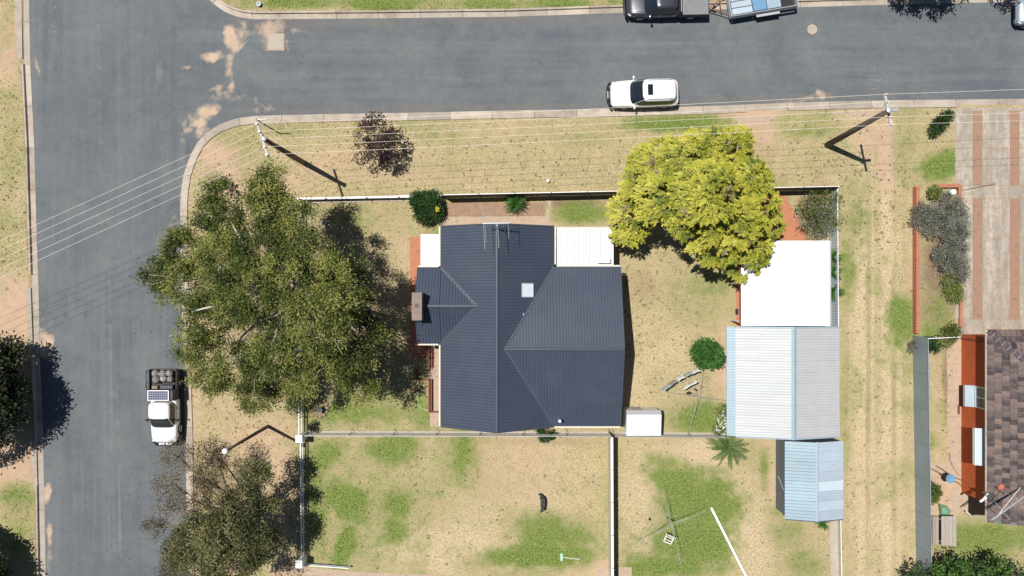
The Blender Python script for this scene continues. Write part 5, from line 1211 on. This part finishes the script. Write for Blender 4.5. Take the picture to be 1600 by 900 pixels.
wagon((cx, cy, ROAD_Z+.01), math.pi+R(1.6), 'white four wheel drive wagon with black bull bar parked on the side street', M['car_white'])
wagon((W(1592,20,.9).x+2.25, W(1590,12,1).y-.15, ROAD_Z), math.pi+R(.5), 'silver blue car cut off by the top right corner', M['car_silver'], 4.5, False, False)

# dark double cab ute with covered tray (top edge)
def ute_dark():
    x0, x1 = WX(979,.8), WX(1108,1.0); t = place('pickup_truck', ((x0+x1)/2, 19.95, ROAD_Z+.006), math.pi+R(1.2), 'dark grey double cab ute with grey tray cover at the top edge', 'pickup truck')
    h = (x1-x0)/2; P = M['car_dark']
    st = [(-.72,.90,1.12,.40),(-.60,.93,1.14,.36),(.3,.94,1.14,.36),(1.0,.94,1.14,.36),(1.6,.93,1.13,.36),(h-.5,.90,1.06,.38),(h-.18,.82,.97,.42),(h-.05,.70,.86,.46),(h,.52,.76,.52)]
    b = obj('body', lower_body(st), P, t, True, True); smooth_by_angle(b, 40)
    rg = [(-.70,1.72,.90,1.08),(-.66,1.60,.88,1.22),(-.60,1.28,.80,1.50),(-.52,.96,.72,1.74),(-.42,.84,.66,1.80),(-.22,.64,.52,1.82)]
    obj('roof', MB().loft([sring(*r[:3], r[3]) for r in rg]), P, t, True, True)
    obj('windscreen', patch(rg, -R(42), R(42), .55, 3.3, .016), M['glass'], t, True, True)
    for s in (-1, 1):
        for a0, a1 in ((47,86),(89,134)):
            th = sorted([s*R(a0), s*R(a1)]); obj('side_window', patch(rg, th[0], th[1], 1.0, 2.75, .014, 8, 5), M['glass'], t, True, True)
        obj('headlight', MB().beam((h-.12,s*.70,.84),(h-.30,s*.84,.86),.16,.14), M['lens'], t, False, True)
        for x in (h-.98, -h+1.15): wheel(t, x, s*.80, .40)
        obj('bonnet_crease', MB().path([(1.75,s*.62,1.135),(2.15,s*.64,1.10),(2.25,s*.46,1.08),(h-.3,s*.44,1.05)], .014, 5), M['black'], t, False, True)
        obj('snorkel', MB().path([(1.1,s*.9,1.1),(.75,s*.9,1.2),(.62,s*.84,1.5)], .03, 6), M['black'], t, False, True) if s < 0 else None
    mirrors(t, 1.3, .92, 1.18, M['chrome']); handles(t, (.55,-.4), .935, .96, M['chrome'])
    tr = obj('tray', MB().bbox(-h,-.80,-.96,.96,.62,1.04,.02), M['black'], t, False, True)
    obj('tray_cover', MB().bbox(-h+.03,-.98,-.93,.93,1.045,1.085,.02), M['tarp_grey'], tr, False, True)
    obj('headboard', MB().beam((-.86,-.9,1.25),(-.86,.9,1.25),.05,.5), M['black'], t, False, True)
    obj('rack_bar', MB().path([(-.82,-.88,1.52),(-.82,.88,1.52)], .025, 6), M['galv'], t, False, True)
    mb = MB().path([(h-.06,-.88,.62),(h+.10,-.64,.66),(h+.14,0,.66),(h+.10,.64,.66),(h-.06,.88,.62)], .09, 8); obj('bull_bar', mb, M['black'], t, True, True)
    for s in (-1,1): obj('tail_light', MB().bbox(-h-.02,-h+.03,s*.8-.12,s*.8+.12,.7,.84,.01), M['tail_red'], t, False, True)
    obj('papers', MB().add([(1.30,.25,1.50),(1.42,.25,1.39),(1.42,.5,1.37),(1.30,.5,1.48)],[(0,1,2,3)]), M['white_paint'], t, False, True)
ute_dark()
# trailer behind it
def trailer():
    c = W(1192,-5,.9); t = place('trailer', (c.x, c.y, ROAD_Z+.006), R(9.5), 'box trailer with pale blue and dark blue sheets on top, hitched at an angle', 'trailer')
    L, w = 2.35, .98
    obj('chassis', MB().box(-L,L,-w+.1,w-.1,.42,.55), M['black'], t, False, True)
    for s in (-1,1):
        obj('side_panel', MB().box(-L,L,s*w-.03,s*w+.03,.5,1.0), M['pale_blue'], t, False, True); obj('rail', MB().path([(-L,s*w,1.03),(L,s*w,1.03)], .035, 6), M['galv'], t, False, True)
        for x in (-.1,.65): wheel(t, x, s*(w+.02), .33, .2)
        obj('mudguard', MB().box(-.55,1.1,s*(w+.14)-.13,s*(w+.14)+.13,.70,.74), M['galv'], t, False, True)
    for x in (-L,L): obj('end_panel', MB().box(x-.025,x+.025,-w+.034,w-.034,.5,.98), M['pale_blue'], t, False, True)
    for k in range(4): obj('sheet', MB().bbox(-L+.06,-L+1.5,-w+.08+k*.46,-w+.50+k*.46,.98,1.03+.004*k,.015), M['pale_blue'], t, False, True)
    for k in range(2): obj('sheet', MB().bbox(-L+1.54+k*1.0,-L+2.5+k*1.0,-w+.08,w-.08,.98,1.06,.02), M['blue_paint'] if k == 0 else M['blue_steel'], t, False, True)
    obj('drawbar', MB().beam((-L,-.7,.48),(-L-1.35,0,.48),.06,.09).beam((-L,.7,.48),(-L-1.35,0,.48),.06,.09).beam((-L-.5,-.46,.48),(-L-.5,.46,.48),.05,.06), M['rust'], t, False, True)
    obj('jockey_wheel', MB().lathe((-L-1.0,.0,0.02), [(.05,0),(.05,.7),(.08,.72),(.05,.76)], 8), M['black'], t, False, True)
trailer()
# white ute with cargo tray on the main road
def ute_white():
    t = place('pickup_truck', (-24.32, -8.33, ROAD_Z+.002), -math.pi/2, 'white single cab ute with a solar panel and netted tray on the main road', 'pickup truck')
    h = 2.52; P = M['car_white']
    st = [(-.52,.88,1.05,.40),(-.44,.915,1.08,.36),(.3,.925,1.09,.36),(.9,.925,1.09,.36),(1.2,.915,1.07,.36),(h-.45,.885,1.01,.38),(h-.18,.81,.93,.42),(h-.05,.70,.84,.46),(h,.52,.74,.52)]
    b = obj('body', lower_body(st), P, t, True, True); smooth_by_angle(b, 40)
    rg = [(-.50,1.44,.885,1.02),(-.48,1.34,.865,1.14),(-.45,1.04,.79,1.43),(-.41,.72,.715,1.70),(-.36,.60,.66,1.76),(-.2,.45,.52,1.78)]
    obj('roof', MB().loft([sring(*r[:3], r[3]) for r in rg]), P, t, True, True)
    obj('windscreen', patch(rg, -R(41), R(41), .5, 3.3, .016), M['glass'], t, True, True)
    for s in (-1,1):
        th = sorted([s*R(48), s*R(128)]); obj('side_window', patch(rg, th[0], th[1], 1.0, 2.75, .014, 10, 5), M['glass'], t, True, True)
        obj('headlight', MB().beam((h-.12,s*.70,.82),(h-.28,s*.82,.84),.16,.14), M['lens'], t, False, True)
        for x in (h-.95, -1.62): wheel(t, x, s*.80, .39)
        obj('side_step', MB().path([(1.0,s*.95,.4),(-.2,s*.95,.4)], .04, 6), M['black'], t, False, True)
    mirrors(t, .86, .90, 1.16, M['black']); handles(t, (.05,), .925, .95, M['black'])
    mb = MB().path([(h-.06,-.90,.60),(h+.10,-.66,.66),(h+.16,0,.66),(h+.10,.66,.66),(h-.06,.90,.60)], .09, 8).path([(h+.06,-.7,.66),(h+.13,-.5,1.0),(h+.13,.5,1.0),(h+.06,.7,.66)], .035, 7)
    bb = obj('bull_bar', mb, M['black'], t, True, True); obj('bar_plate', MB().bbox(h+.02,h+.22,-.46,.46,.70,.76,.02), M['galv'], bb, False, True)
    obj('aerial', MB().path([(h+.1,.66,.7),(h+.06,.68,2.0)], .012, 5), M['black'], bb, False, True)
    tr = obj('tray', MB().box(-2.66,-.57,-.96,.96,.78,.88), M['black'], t, False, True)
    for s in (-1,1):
        obj('side_gate', MB().box(-2.66,-.57,s*.94-.02,s*.94+.02,.884,1.14), M['black'], tr, False, True)
        obj('rack_rail', MB().path([(-2.62,s*.90,1.14),(-2.62,s*.90,1.62),(-1.32,s*.90,1.62),(-1.32,s*.90,1.14)], .026, 6), M['black'], tr, False, True)
    obj('tail_gate', MB().box(-2.70,-2.664,-.92,.92,.884,1.14), M['black'], tr, False, True)
    obj('tool_box', MB().bbox(-1.30,-.60,-.90,.94,.884,1.58,.04), M['black'], tr, False, True)
    sp = obj('solar_panel', MB().bbox(-1.29,-.57,-.78,.70,1.66,1.70,.01), M['white_paint'], t, False, True)
    # -y is the driver's left in this frame
    for i in range(9):
        for j in range(4):
            y0 = -.78+.06+i*1.36/9; x0 = -1.29+.05+j*.62/4
            obj('solar_cell', MB().box(x0+.006,x0+.62/4-.006,y0+.006,y0+1.36/9-.006,1.7005,1.706), M['solar'], sp, False, True)
    for x in (-1.2,-.68):
        for y in (-.7,.6): obj('bracket', MB().box(x-.02,x+.02,y-.02,y+.02,1.5,1.66), M['galv'], sp, False, True)
    net = MB()
    for i in range(10):
        x = -2.62+i*.142; net.path([(x, y, 1.62+.05*math.sin(y*5+i)-.10*(1-abs(y)/.9)+.02*math.sin(i*3)) for y in np.linspace(-.9,.9,11)], .011, 4)
    for j in range(11):
        y = -.9+j*.18; net.path([(x, y, 1.63+.05*math.sin(y*5+(x+2.62)/.155)-.10*(1-abs(y)/.9)) for x in np.linspace(-2.62,-1.34,10)], .011, 4)
    obj('cargo_net', net, M['black'], t, False, True)
    return t
uw = ute_white(); ow = Vector(uw.location)
mw = Matrix.Translation(ow) @ Matrix.Rotation(-math.pi/2, 4, 'Z')
cl = [('pale grey sack at the rear of the netted ute tray, road side',-2.40,-.45,.24),('pale grey sack at the rear of the netted ute tray, middle',-2.36,.05,.26),('pale grey sack at the rear of the netted ute tray, kerb side',-2.40,.52,.22),
      ('pale sack in the second row of the netted ute tray, road side',-1.97,-.40,.25),('pale sack in the second row of the netted ute tray, middle',-2.0,.12,.23),('pale sack in the second row of the netted ute tray, kerb side',-1.98,.58,.22)]
for lab, x, y, r in cl:
    c = mw @ Vector((x,y,.9+.0)); mb = MB()
    mb.lathe((0,0,0), [(r*.7,0),(r*1.0,.12),(r*1.05,.32),(r*.8,.5),(r*.3,.58)], 10)
    rr = random.Random(int((x+9)*100)); mb.v = [(v[0]*rr.uniform(.85,1.2), v[1]*rr.uniform(.85,1.2), v[2]*rr.uniform(.9,1.1)) for v in mb.v]
    o = obj('sack', mb, M['bundle'], None, True); o.location = c; tag(o, lab, 'sack', 'sacks under the cargo net')
bxp = mw @ Vector((-1.45,-.42,.89)); o = obj('carton', MB().bbox(-.2,.2,-.1,.1,0,.56,.02), M['path']); o.location = bxp; tag(o, 'small tan carton in the ute tray behind the solar panel', 'carton')
bxp = mw @ Vector((-1.46,.35,.89)); o = obj('storage_tub', MB().bbox(-.42,.42,-.13,.13,0,.52,.05), M['wall_dark']); o.location = bxp; tag(o, 'dark tub in the ute tray behind the solar panel', 'tub')

# ------------------------------------------------------------------ clotheslines
def hoist(cpx, cpy, ends, label, h=2.0, m='galv', base_off=True):
    c = W(cpx,cpy,h); g = Vector((c.x,c.y,0)); t = thing('rotary_clothesline', g, label, 'clothesline')
    obj('post', MB().path([g-Vector((0,0,.1)), g+Vector((0,0,h+.1))], .035, 9), M['galv'], t)
    E = [W(x,y,h) for x, y in ends]
    for e in E:
        obj('arm', MB().path([g+Vector((0,0,h-.02)), e], .014, 6), M[m], t); obj('strut', MB().path([g+Vector((0,0,h-.55)), g.lerp(e,.5)+Vector((0,0,h*.5))], .012, 5), M[m], t)
    mb = MB()
    for f in (.35,.5,.65,.82,1.0):
        for i in range(4): mb.path([c.lerp(E[i],f), c.lerp(E[(i+1)%4],f)], .004, 4)
    obj('line', mb, M['fine_wire'], t); return t, c, E
h1, c1, E1 = hoist(1092, 620, [(1097,578),(1140,626),(1078,668),(1037,611)], 'rotary clothesline hung with washing on the lawn west of the large shed', m='fine_wire')
h2, c2, E2 = hoist(1050, 821.5, [(1034,764),(1103,798),(1064,882),(992,852)], 'empty rotary clothesline on the green patch of the south lawn')
def washing(p, q, drop, m, label, name='towel'):
    d = (q-p); n = Vector((d.y,-d.x,0)).normalized(); mb = MB(); nu, nv = 10, 5; vs = []
    for sgn in (1, -1):
        for j in range(nv+1):
            for i in range(nu+1):
                f = i/nu; w = (.015+.05*j/nv+.015*math.sin(f*9+j))*sgn
                vs.append(p+d*f+n*w+Vector((0,0,.012-drop*(1 if sgn > 0 else .72)*j/nv)))
    k = (nu+1)*(nv+1); mb.v = [tuple(v) for v in vs]
    for s_ in (0, k):
        for j in range(nv):
            for i in range(nu): a = s_+j*(nu+1)+i; mb.f.append((a,a+1,a+nu+2,a+nu+1))
    for i in range(nu): mb.f.append((i,i+1,k+i+1,k+i))
    mid_ = (p+q)/2
    o = obj(name, mb, m, None, True, False, (mid_.x,mid_.y,mid_.z)); tag(o, label, 'towel', 'washing on the clothesline'); return o
Wp, Np = E1[3], E1[0]; bow = [Wp.lerp(Np,f)+Vector((-.35,.42,0))*math.sin(f*math.pi)*.28 for f in np.linspace(0,1,25)]
for (f0, f1, m, lab) in ((.03,.21,'cloth_grey','pale grey towel at the west end of the washing line'),(.22,.41,'cloth_taupe','taupe towel on the washing line, second from the west end'),(.42,.62,'cloth_white','white towel in the middle of the washing line'),(.63,.80,'cloth_grey','pale grey towel right of the white towel on the washing line'),(.81,.97,'cloth_white','white towel at the north end of the washing line')):
    washing(bow[int(f0*24)]+Vector((0,0,0)), bow[int(f1*24)], .95, M[m], lab)
p = c1.lerp(E1[3],.62); q = c1.lerp(E1[0],.62)
washing(p.lerp(q,.30), p.lerp(q,.85), .45, M['cloth_white'], 'long white cloth on the inner line behind the row of towels', 'cloth')
p = c1.lerp(E1[3],.36); q = c1.lerp(E1[0],.36)
washing(p.lerp(q,.05), p.lerp(q,.3), .3, M['black'], 'black sock hanging near the clothesline post', 'sock'); washing(p.lerp(q,.60), p.lerp(q,.72), .25, M['black'], 'tiny black sock on the inner clothesline', 'sock')

# ------------------------------------------------------------------ small things in the yards
a = W(1111,793,.25); b = W(1168,905,.25); b = a+(b-a)*1.15
ln_ = thing('white_rail', a, 'long white rail lying diagonally across the south lawn by the clothesline', 'rail')
obj('rail', MB().beam(a, b, .16, .08), M['white_paint'], ln_)
for f in (.02,.3,.6,.9):
    q = a.lerp(b,f); obj('foot', MB().box(q.x-.05,q.x+.05,q.y-.05,q.y+.05,0,.21), M['white_paint'], ln_)
# white plastic chair
cc = W(1043,839); t = thing('lawn_chair', cc, 'white framed chair under the empty rotary clothesline', 'chair', None, R(-25)); s_ = .27
mb = MB()
for p, q in (((-s_,-s_),(s_,-s_)),((s_,-s_),(s_,s_)),((s_,s_),(-s_,s_)),((-s_,s_),(-s_,-s_))): mb.beam((*p,.42),(*q,.42),.06,.05)
obj('seat_frame', mb, M['white_paint'], t, False, True)
for x in (-s_,s_):
    for y in (-s_,s_): obj('leg', MB().box(x-.025,x+.025,y-.025,y+.025,0,.395), M['white_paint'], t, False, True)
obj('backrest', MB().beam((-s_,s_+.05,.8),(s_,s_+.05,.8),.05,.08).beam((-s_,s_,.43),(-s_,s_+.05,.8),.05,.05).beam((s_,s_,.43),(s_,s_+.05,.8),.05,.05), M['white_paint'], t, False, True)
obj('seat_web', MB().beam((-s_,-.1,.43),(s_,-.1,.43),.07,.02).beam((-s_,.1,.43),(s_,.1,.43),.07,.02), M['cream'], t, False, True)
# mint broom
a = W(877.5,870); t = thing('garden_broom', a, 'pale mint broom with white handle lying on the green lawn', 'broom')
obj('head', MB().bbox(a.x-.09,a.x+.09,a.y-.26,a.y+.26,0.01,.12,.03), M['mint'], t)
e = W(906,873.5); obj('handle', MB().path([(a.x+.08,a.y,.08),(e.x,e.y,.06)], .022, 7), M['white_paint'], t)
# the dog
def dog():
    c = W(847,782); t_loc = Vector((c.x,c.y,0))
    me = bpy.data.meshes.new('dog'); V = []; E = []; Rr = []
    def v(x, y, z, r, par=None):
        V.append((x,y,z)); Rr.append(r); i = len(V)-1
        if par is not None: E.append((par,i))
        return i
    hip = v(.02,.26,.44,.15); mid_ = v(.06,.02,.45,.16,hip); sh = v(.06,-.24,.47,.165,mid_); nk = v(.04,-.40,.50,.11,sh); hd = v(-.02,-.53,.52,.115,nk); mz = v(-.09,-.65,.47,.06,hd); ns = v(-.12,-.71,.45,.045,mz)
    t1 = v(-.06,.42,.46,.06,hip); t2 = v(-.17,.54,.44,.055,t1); t3 = v(-.31,.58,.42,.03,t2)
    for s in (-1,1):
        k = v(.02+s*.12,.27,.31,.075,hip); f = v(.02+s*.14,.33,.16,.038,k); p_ = v(.02+s*.14,.29,.03,.036,f); v(.02+s*.14,.23,.02,.032,p_)
        k = v(.06+s*.13,-.24,.29,.06,sh); f = v(.06+s*.14,-.22,.14,.038,k); p_ = v(.06+s*.14,-.23,.03,.035,f); v(.06+s*.14,-.29,.02,.032,p_)
        e_ = v(.0+s*.10,-.50,.62,.04,hd); v(.02+s*.13,-.49,.69,.014,e_)
    me.from_pydata(V, E, []); o = link_mesh('dog', me, M['dog_fur'], None); o.location = t_loc
    sk = o.modifiers.new('skin', 'SKIN'); sk.use_smooth_shade = True
    for i, r in enumerate(Rr): me.skin_vertices[0].data[i].radius = (r*1.22, r*1.15)
    me.skin_vertices[0].data[0].use_root = True
    sb = o.modifiers.new('sub', 'SUBSURF'); sb.levels = 2; sb.render_levels = 2
    tag(o, 'dark mottled dog standing on the dry south lawn', 'dog')
dog()
def ringpot(px, py, r, h, label, rim, body, name='planter', cat='planter'):
    c = W(px,py,h); c.z = 0; t = thing(name, c, label, cat)
    obj('pot', MB().lathe(c, [(r*.7,0),(r*.95,h*.6),(r*.93,h-.02)], 18), body, t)
    pr = MB(); n = 22
    rings = [[c+Vector((rr*math.cos(2*math.pi*k/n), rr*math.sin(2*math.pi*k/n), z)) for k in range(n)] for rr, z in ((r*.78,h-.02),(r*.8,h+.03),(r*1.02,h+.04),(r*1.05,h-.02))]
    pr.loft(rings, cap=False); obj('rim', pr, rim, t)
    obj('fill', MB().lathe(c, [(r*.79,h-.06),(r*.79,h-.03)], 18), M['soil'], t); return t
ringpot(505.5,348.5,.19,.5,'dark pot with white rim standing on the dry front lawn',M['white_paint'],M['black'])
ringpot(404,6,.16,.2,'small white rimmed cap on the verge in the top left',M['white_paint'],M['blue_paint'],'water_meter','water meter')
ringpot(1131,639,.2,.3,'small brown pot against the west wall of the large shed',M['grey_wood'],M['soil'])
o = obj('marker_peg', MB().lathe(W(856,283), [(.04,0),(.05,.18),(.11,.2),(.12,.26),(.06,.31)], 14), M['white_paint']); tag(o, 'tiny white capped peg on the verge north of the front fence', 'peg')
# round soil bed with a dark pot
c = W(498,637); t = thing('round_bed', c, 'round raised bed with stone edge near the west rail fence', 'garden bed')
obj('soil', MB().lathe(c, [(.58,0),(.56,.1),(.3,.14)], 22), mat('mossy_soil', (.22,.19,.09), 1.0, var=.35, scale=4), t)
for k in range(14):
    a_ = 2*math.pi*k/14; q = c+Vector((.63*math.cos(a_),.63*math.sin(a_),0)); st_ = MB().lathe(q, [(.13,-.02),(.145,.07),(.10,.15),(.04,.17)], 7); rr = random.Random(k); st_.v = [(x+rr.uniform(-.03,.03),y+rr.uniform(-.03,.03),z) for x,y,z in st_.v]; obj('edging_stone', st_, M['soil'], t)
ringpot(499,641,.21,.55,'dark bucket standing in the round raised bed',M['wall_dark'],M['black'],'bucket','bucket')
# letterbox
lb_ = W(1490,300,1.1); g = Vector((lb_.x,lb_.y,0)); t = thing('letterbox', g, 'white letterbox at the corner of the red brick bed by the driveway', 'letterbox')
obj('post', MB().path([g, g+Vector((0,0,.95))], .035, 8), M['black'], t); obj('box', MB().lathe(g+Vector((0,0,.92)), [(.2,0),(.21,.16),(.17,.24),(.06,.28)], 16), M['white_paint'], t)
o = obj('fallen_stick', MB().path([W(1498,299,.05),W(1530,292,.1),W(1557,287,.06)], .022, 6), M['bark_dark']); tag(o, 'long thin stick lying across the concrete driveway', 'stick')
o = obj('fallen_stick', MB().path([W(1503,317,.05),W(1509,321,.06),W(1515,327,.05)], .03, 6), M['bark_dark']); tag(o, 'short dark stick on the driveway beside the grey green shrub', 'stick')
# blue bird bath, tarp, benches, branches
bt = W(1485.5,748,1.3); g = Vector((bt.x,bt.y,0)); t = thing('bird_bath', g, 'round blue topped bird bath on a dark post', 'bird bath')
obj('post', MB().path([g, g+Vector((0,0,1.2))], .06, 10), M['black'], t); obj('bowl', MB().lathe(g+Vector((0,0,1.2)), [(.08,0),(.28,.05),(.32,.1),(.29,.105),(.02,.06)], 26), M['blue_paint'], t)
tb = W(1473,797); tp_ = MB(); r_ = random.Random(3)
pts = [(1465,785),(1472,788),(1480,790),(1486,799),(1483,806),(1474,806),(1468,804)]
ring0 = [W(x,y,.02) for x,y in pts]; ring1 = [W(x*.6+1475*.4,y*.6+798*.4,.42) for x,y in pts]; ring2 = [W(x*.15+1474*.85,y*.15+796*.85,.6) for x,y in pts]
o = obj('tarp', tp_.loft([ring0,ring1,ring2]), M['green_tarp'], None, False, False, (tb.x,tb.y,0)); tag(o, 'crumpled pale green tarp on the bare soil near the wooden table', 'tarp')
def planks(name, x0, x1, y0, y1, z, n, label, cat, legs=True):
    a = W(x0,y1,z); b = W(x1,y0,z); g = Vector(((a.x+b.x)/2,(a.y+b.y)/2,0)); t = thing(name, g, label, cat); w = (b.x-a.x)/n
    for k in range(n): obj('plank', MB().bbox(a.x+k*w+.006,a.x+(k+1)*w-.006,a.y+random.uniform(-.03,.03),b.y+random.uniform(-.03,.03),z-.045,z+random.uniform(-.006,.006),.008), M['grey_wood'], t)
    for y in (a.y+.25,b.y-.25):
        for x in (a.x+.06,b.x-.06): obj('leg', MB().box(x-.04,x+.04,y-.04,y+.04,0,z-.046), M['grey_wood'], t)
        obj('rail', MB().box(a.x+.02,b.x-.02,y+.044,y+.09,z-.16,z-.05), M['grey_wood'], t)
    return t
planks('table', 1471, 1494.5, 807, 853, .75, 4, 'weathered grey plank table below the tiled brick house', 'table')
planks('bench', 1457, 1467, 807, 852, .45, 2, 'weathered grey plank bench between the table and the grey blue fence', 'bench')
brn = obj('dead_branch', MB().path([W(1453,731,.1),W(1466,738,.3),W(1482,746,.45),W(1500,756,.6),W(1512,766,.3)], [.035,.03,.03,.02,.012], 6).path([W(1462,727,.2),W(1475,735,.5),W(1493,746,.8),W(1512,754,1.2),W(1530,764,1.5)], [.02,.02,.02,.015,.01], 6).path([W(1484,708,.1),W(1484,718,.2),W(1490,730,.3),W(1500,745,.4)], [.014,.014,.012,.01], 5), M['bark_dark']); tag(brn, 'tangle of dead brown branches leaning between fence and brick wall', 'branch')
br2 = obj('garden_hose', MB().path([W(1526,755,1.2),W(1530,750,1.4),W(1540,752,1.5),W(1541,758,1.5),W(1536,764,1.4),W(1530,760,1.4),W(1533,766,1.3),W(1540,770,1.4)], .02, 6), M['cream']); tag(br2, 'loop of pale hose hanging on the orange brick wall', 'hose')
o = obj('white_gate_rod', MB().path([W(1509,799,.5),W(1516,804,.6),W(1524,806,.5),W(1542,810,.5)], [.05,.03,.015,.012], 6), M['porcelain']); tag(o, 'white bent rod sticking out from the corner of the brick house', 'rod')
for px, py, lab in ((870.5,0,''),):
    pass
o = obj('plant_bits', MB().lathe(W(1015,811), [(.09,0),(.1,.05),(.03,.1)], 8), M['black']); o.name = 'ball'; tag(o, 'small black ball on the lawn west of the empty clothesline', 'ball')
o = obj('flip_flop', MB().bbox(W(1151,487).x-.1,W(1151,487).x+.1,W(1151,487).y-.2,W(1151,487).y+.2,.02,.12,.04), M['black']); o.name = 'boot'; tag(o, 'pair of dark boots on the red paving beside the carport', 'boots')
o = obj('wood_offcut', MB().bbox(W(1497,640).x-.06,W(1497,640).x+.08,W(1497,640).y-.32,W(1497,640).y+.32,.03,.13,.02), M['rust']); tag(o, 'short dark timber offcut against the orange brick wall', 'timber')

for o in C.objects:
    if o.name.startswith('flowers'): o['kind'] = 'stuff'
# ------------------------------------------------------------------ loose grass tufts over the lawns and verges
def tufts(n):
    r = np.random.default_rng(99); x = r.uniform(-37, 37, n); y = r.uniform(-21, 21, n)
    d = dist_lines(x, y, [WEST, SOUTH, NORTH]); ok = (~pip(x, y, ROADPOLY)) & (d > .50)
    for (px0,py0,px1,py1) in ((688,352,868,672),(866,416,970,668),(640,366,690,650),(690,336,860,356),(868,352,960,418),(1150,300,1262,512),(1150,374,1300,514),(1134,508,1314,686),(1210,684,1320,812),(1492,160,1620,530),(1478,525,1620,820),(1430,290,1437,520),(976,640,1036,684),(470,884,800,900),(964,884,988,900)):
        PX = x*PPM+800; PY = 450-y*PPM; ok &= ~((PX > px0) & (PX < px1) & (PY > py0) & (PY < py1))
    x, y = x[ok], y[ok]; P = ground_paint(x, y); keep = r.random(len(x)) > P[:,1]*1.1; x, y, P = x[keep], y[keep], P[keep]; n = len(x)
    a = r.uniform(0, 2*np.pi, n); hgt = r.uniform(.03, .085, n)*(1+.6*P[:,0]); w = r.uniform(.02, .055, n)
    ca, sa = np.cos(a), np.sin(a); ln = r.uniform(-.07, .07, (n,2))
    v = np.stack([np.stack([x-ca*w, y-sa*w, np.full(n,-.01)],-1), np.stack([x+ca*w, y+sa*w, np.full(n,-.01)],-1), np.stack([x+ln[:,0], y+ln[:,1], hgt],-1)], 1).reshape(-1,3)
    me = bpy.data.meshes.new('grass'); me.vertices.add(3*n); me.vertices.foreach_set('co', v.astype(np.float32).ravel()); me.loops.add(3*n); me.loops.foreach_set('vertex_index', np.arange(3*n,dtype=np.int32))
    me.polygons.add(n); me.polygons.foreach_set('loop_start', np.arange(0,3*n,3,dtype=np.int32)); me.update(calc_edges=True)
    t = np.clip(P[:,0]*.9+r.normal(.15,.12,n),0,1); at = me.attributes.new('tint','FLOAT','POINT'); at.data.foreach_set('value', np.repeat(t,3).astype(np.float32))
    m = leaf_mat('grass_blades', (0.44,0.35,0.205), (0.31,0.30,0.12), (0.14,0.22,0.04), .25, .8)
    o = link_mesh('grass', me, m, None); o['kind'] = 'stuff'
tufts(170000)
def scatter(name, n, boxes, size, m, seed, z=.02, up=.5, onroad=False):
    r = np.random.default_rng(seed); X, Y = [], []
    for (px,py,rx,ry,w) in boxes:
        k = int(n*w); a = r.normal(0, .5, (k,2)); q = np.stack([px+a[:,0]*rx, py+a[:,1]*ry], 1); X.append((q[:,0]-800)/PPM); Y.append((450-q[:,1])/PPM)
    x = np.concatenate(X); y = np.concatenate(Y); d = dist_lines(x, y, [WEST, SOUTH, NORTH]); ins = pip(x, y, ROADPOLY)
    ok = (d > .55) & (~ins | onroad); PX = x*PPM+800; PY = 450-y*PPM
    for (px0,py0,px1,py1) in ((640,352,972,672),(868,352,960,418),(1146,300,1300,512),(1130,508,1314,686),(1208,684,1320,812),(1490,160,1700,830),(1424,528,1470,900)): ok &= ~((PX > px0) & (PX < px1) & (PY > py0) & (PY < py1))
    x, y, ins = x[ok], y[ok], ins[ok]; N = len(x); i = np.repeat(np.arange(N), 4); M_ = len(i)
    c = np.stack([x[i], y[i], np.where(ins[i], ROAD_Z+.008, z)+r.uniform(0,.03,M_)], 1); c[:,:2] += r.normal(0, size*.35, (M_,2))
    out = unit(M_, r); out[:,2] = np.abs(out[:,2])*up; nrm = unit(M_, r); nrm[:,2] = np.abs(nrm[:,2])+.6
    o = leaf_mesh(name, c, out, nrm, size*r.uniform(.6,1.4,M_), size*.5*r.uniform(.6,1.4,M_), np.clip(r.normal(.5,.25,M_),0,1), m, None); o['kind'] = 'stuff'
scatter('weeds', 1150, [(1020,500,120,170,.16),(1360,600,80,420,.14),(1360,330,80,100,.08),(700,780,420,170,.10),(1100,780,200,180,.10),(780,250,400,70,.12),(1300,230,120,80,.06),(380,620,90,120,.06),(20,300,40,180,.05),(1465,620,40,120,.05)], .13, leaf_mat('weed_leaves', (0.09,0.09,0.035), (0.17,0.17,0.07), (0.27,0.25,0.12), .1, .8), 5)
scatter('leaf_litter', 2600, [(450,470,230,230,.45),(345,820,150,150,.30),(1090,330,170,150,.15),(585,225,60,50,.10)], .085, leaf_mat('dry_litter', (0.10,0.06,0.035), (0.24,0.16,0.09), (0.42,0.31,0.19), .05, .9), 6, .015, .15, True)
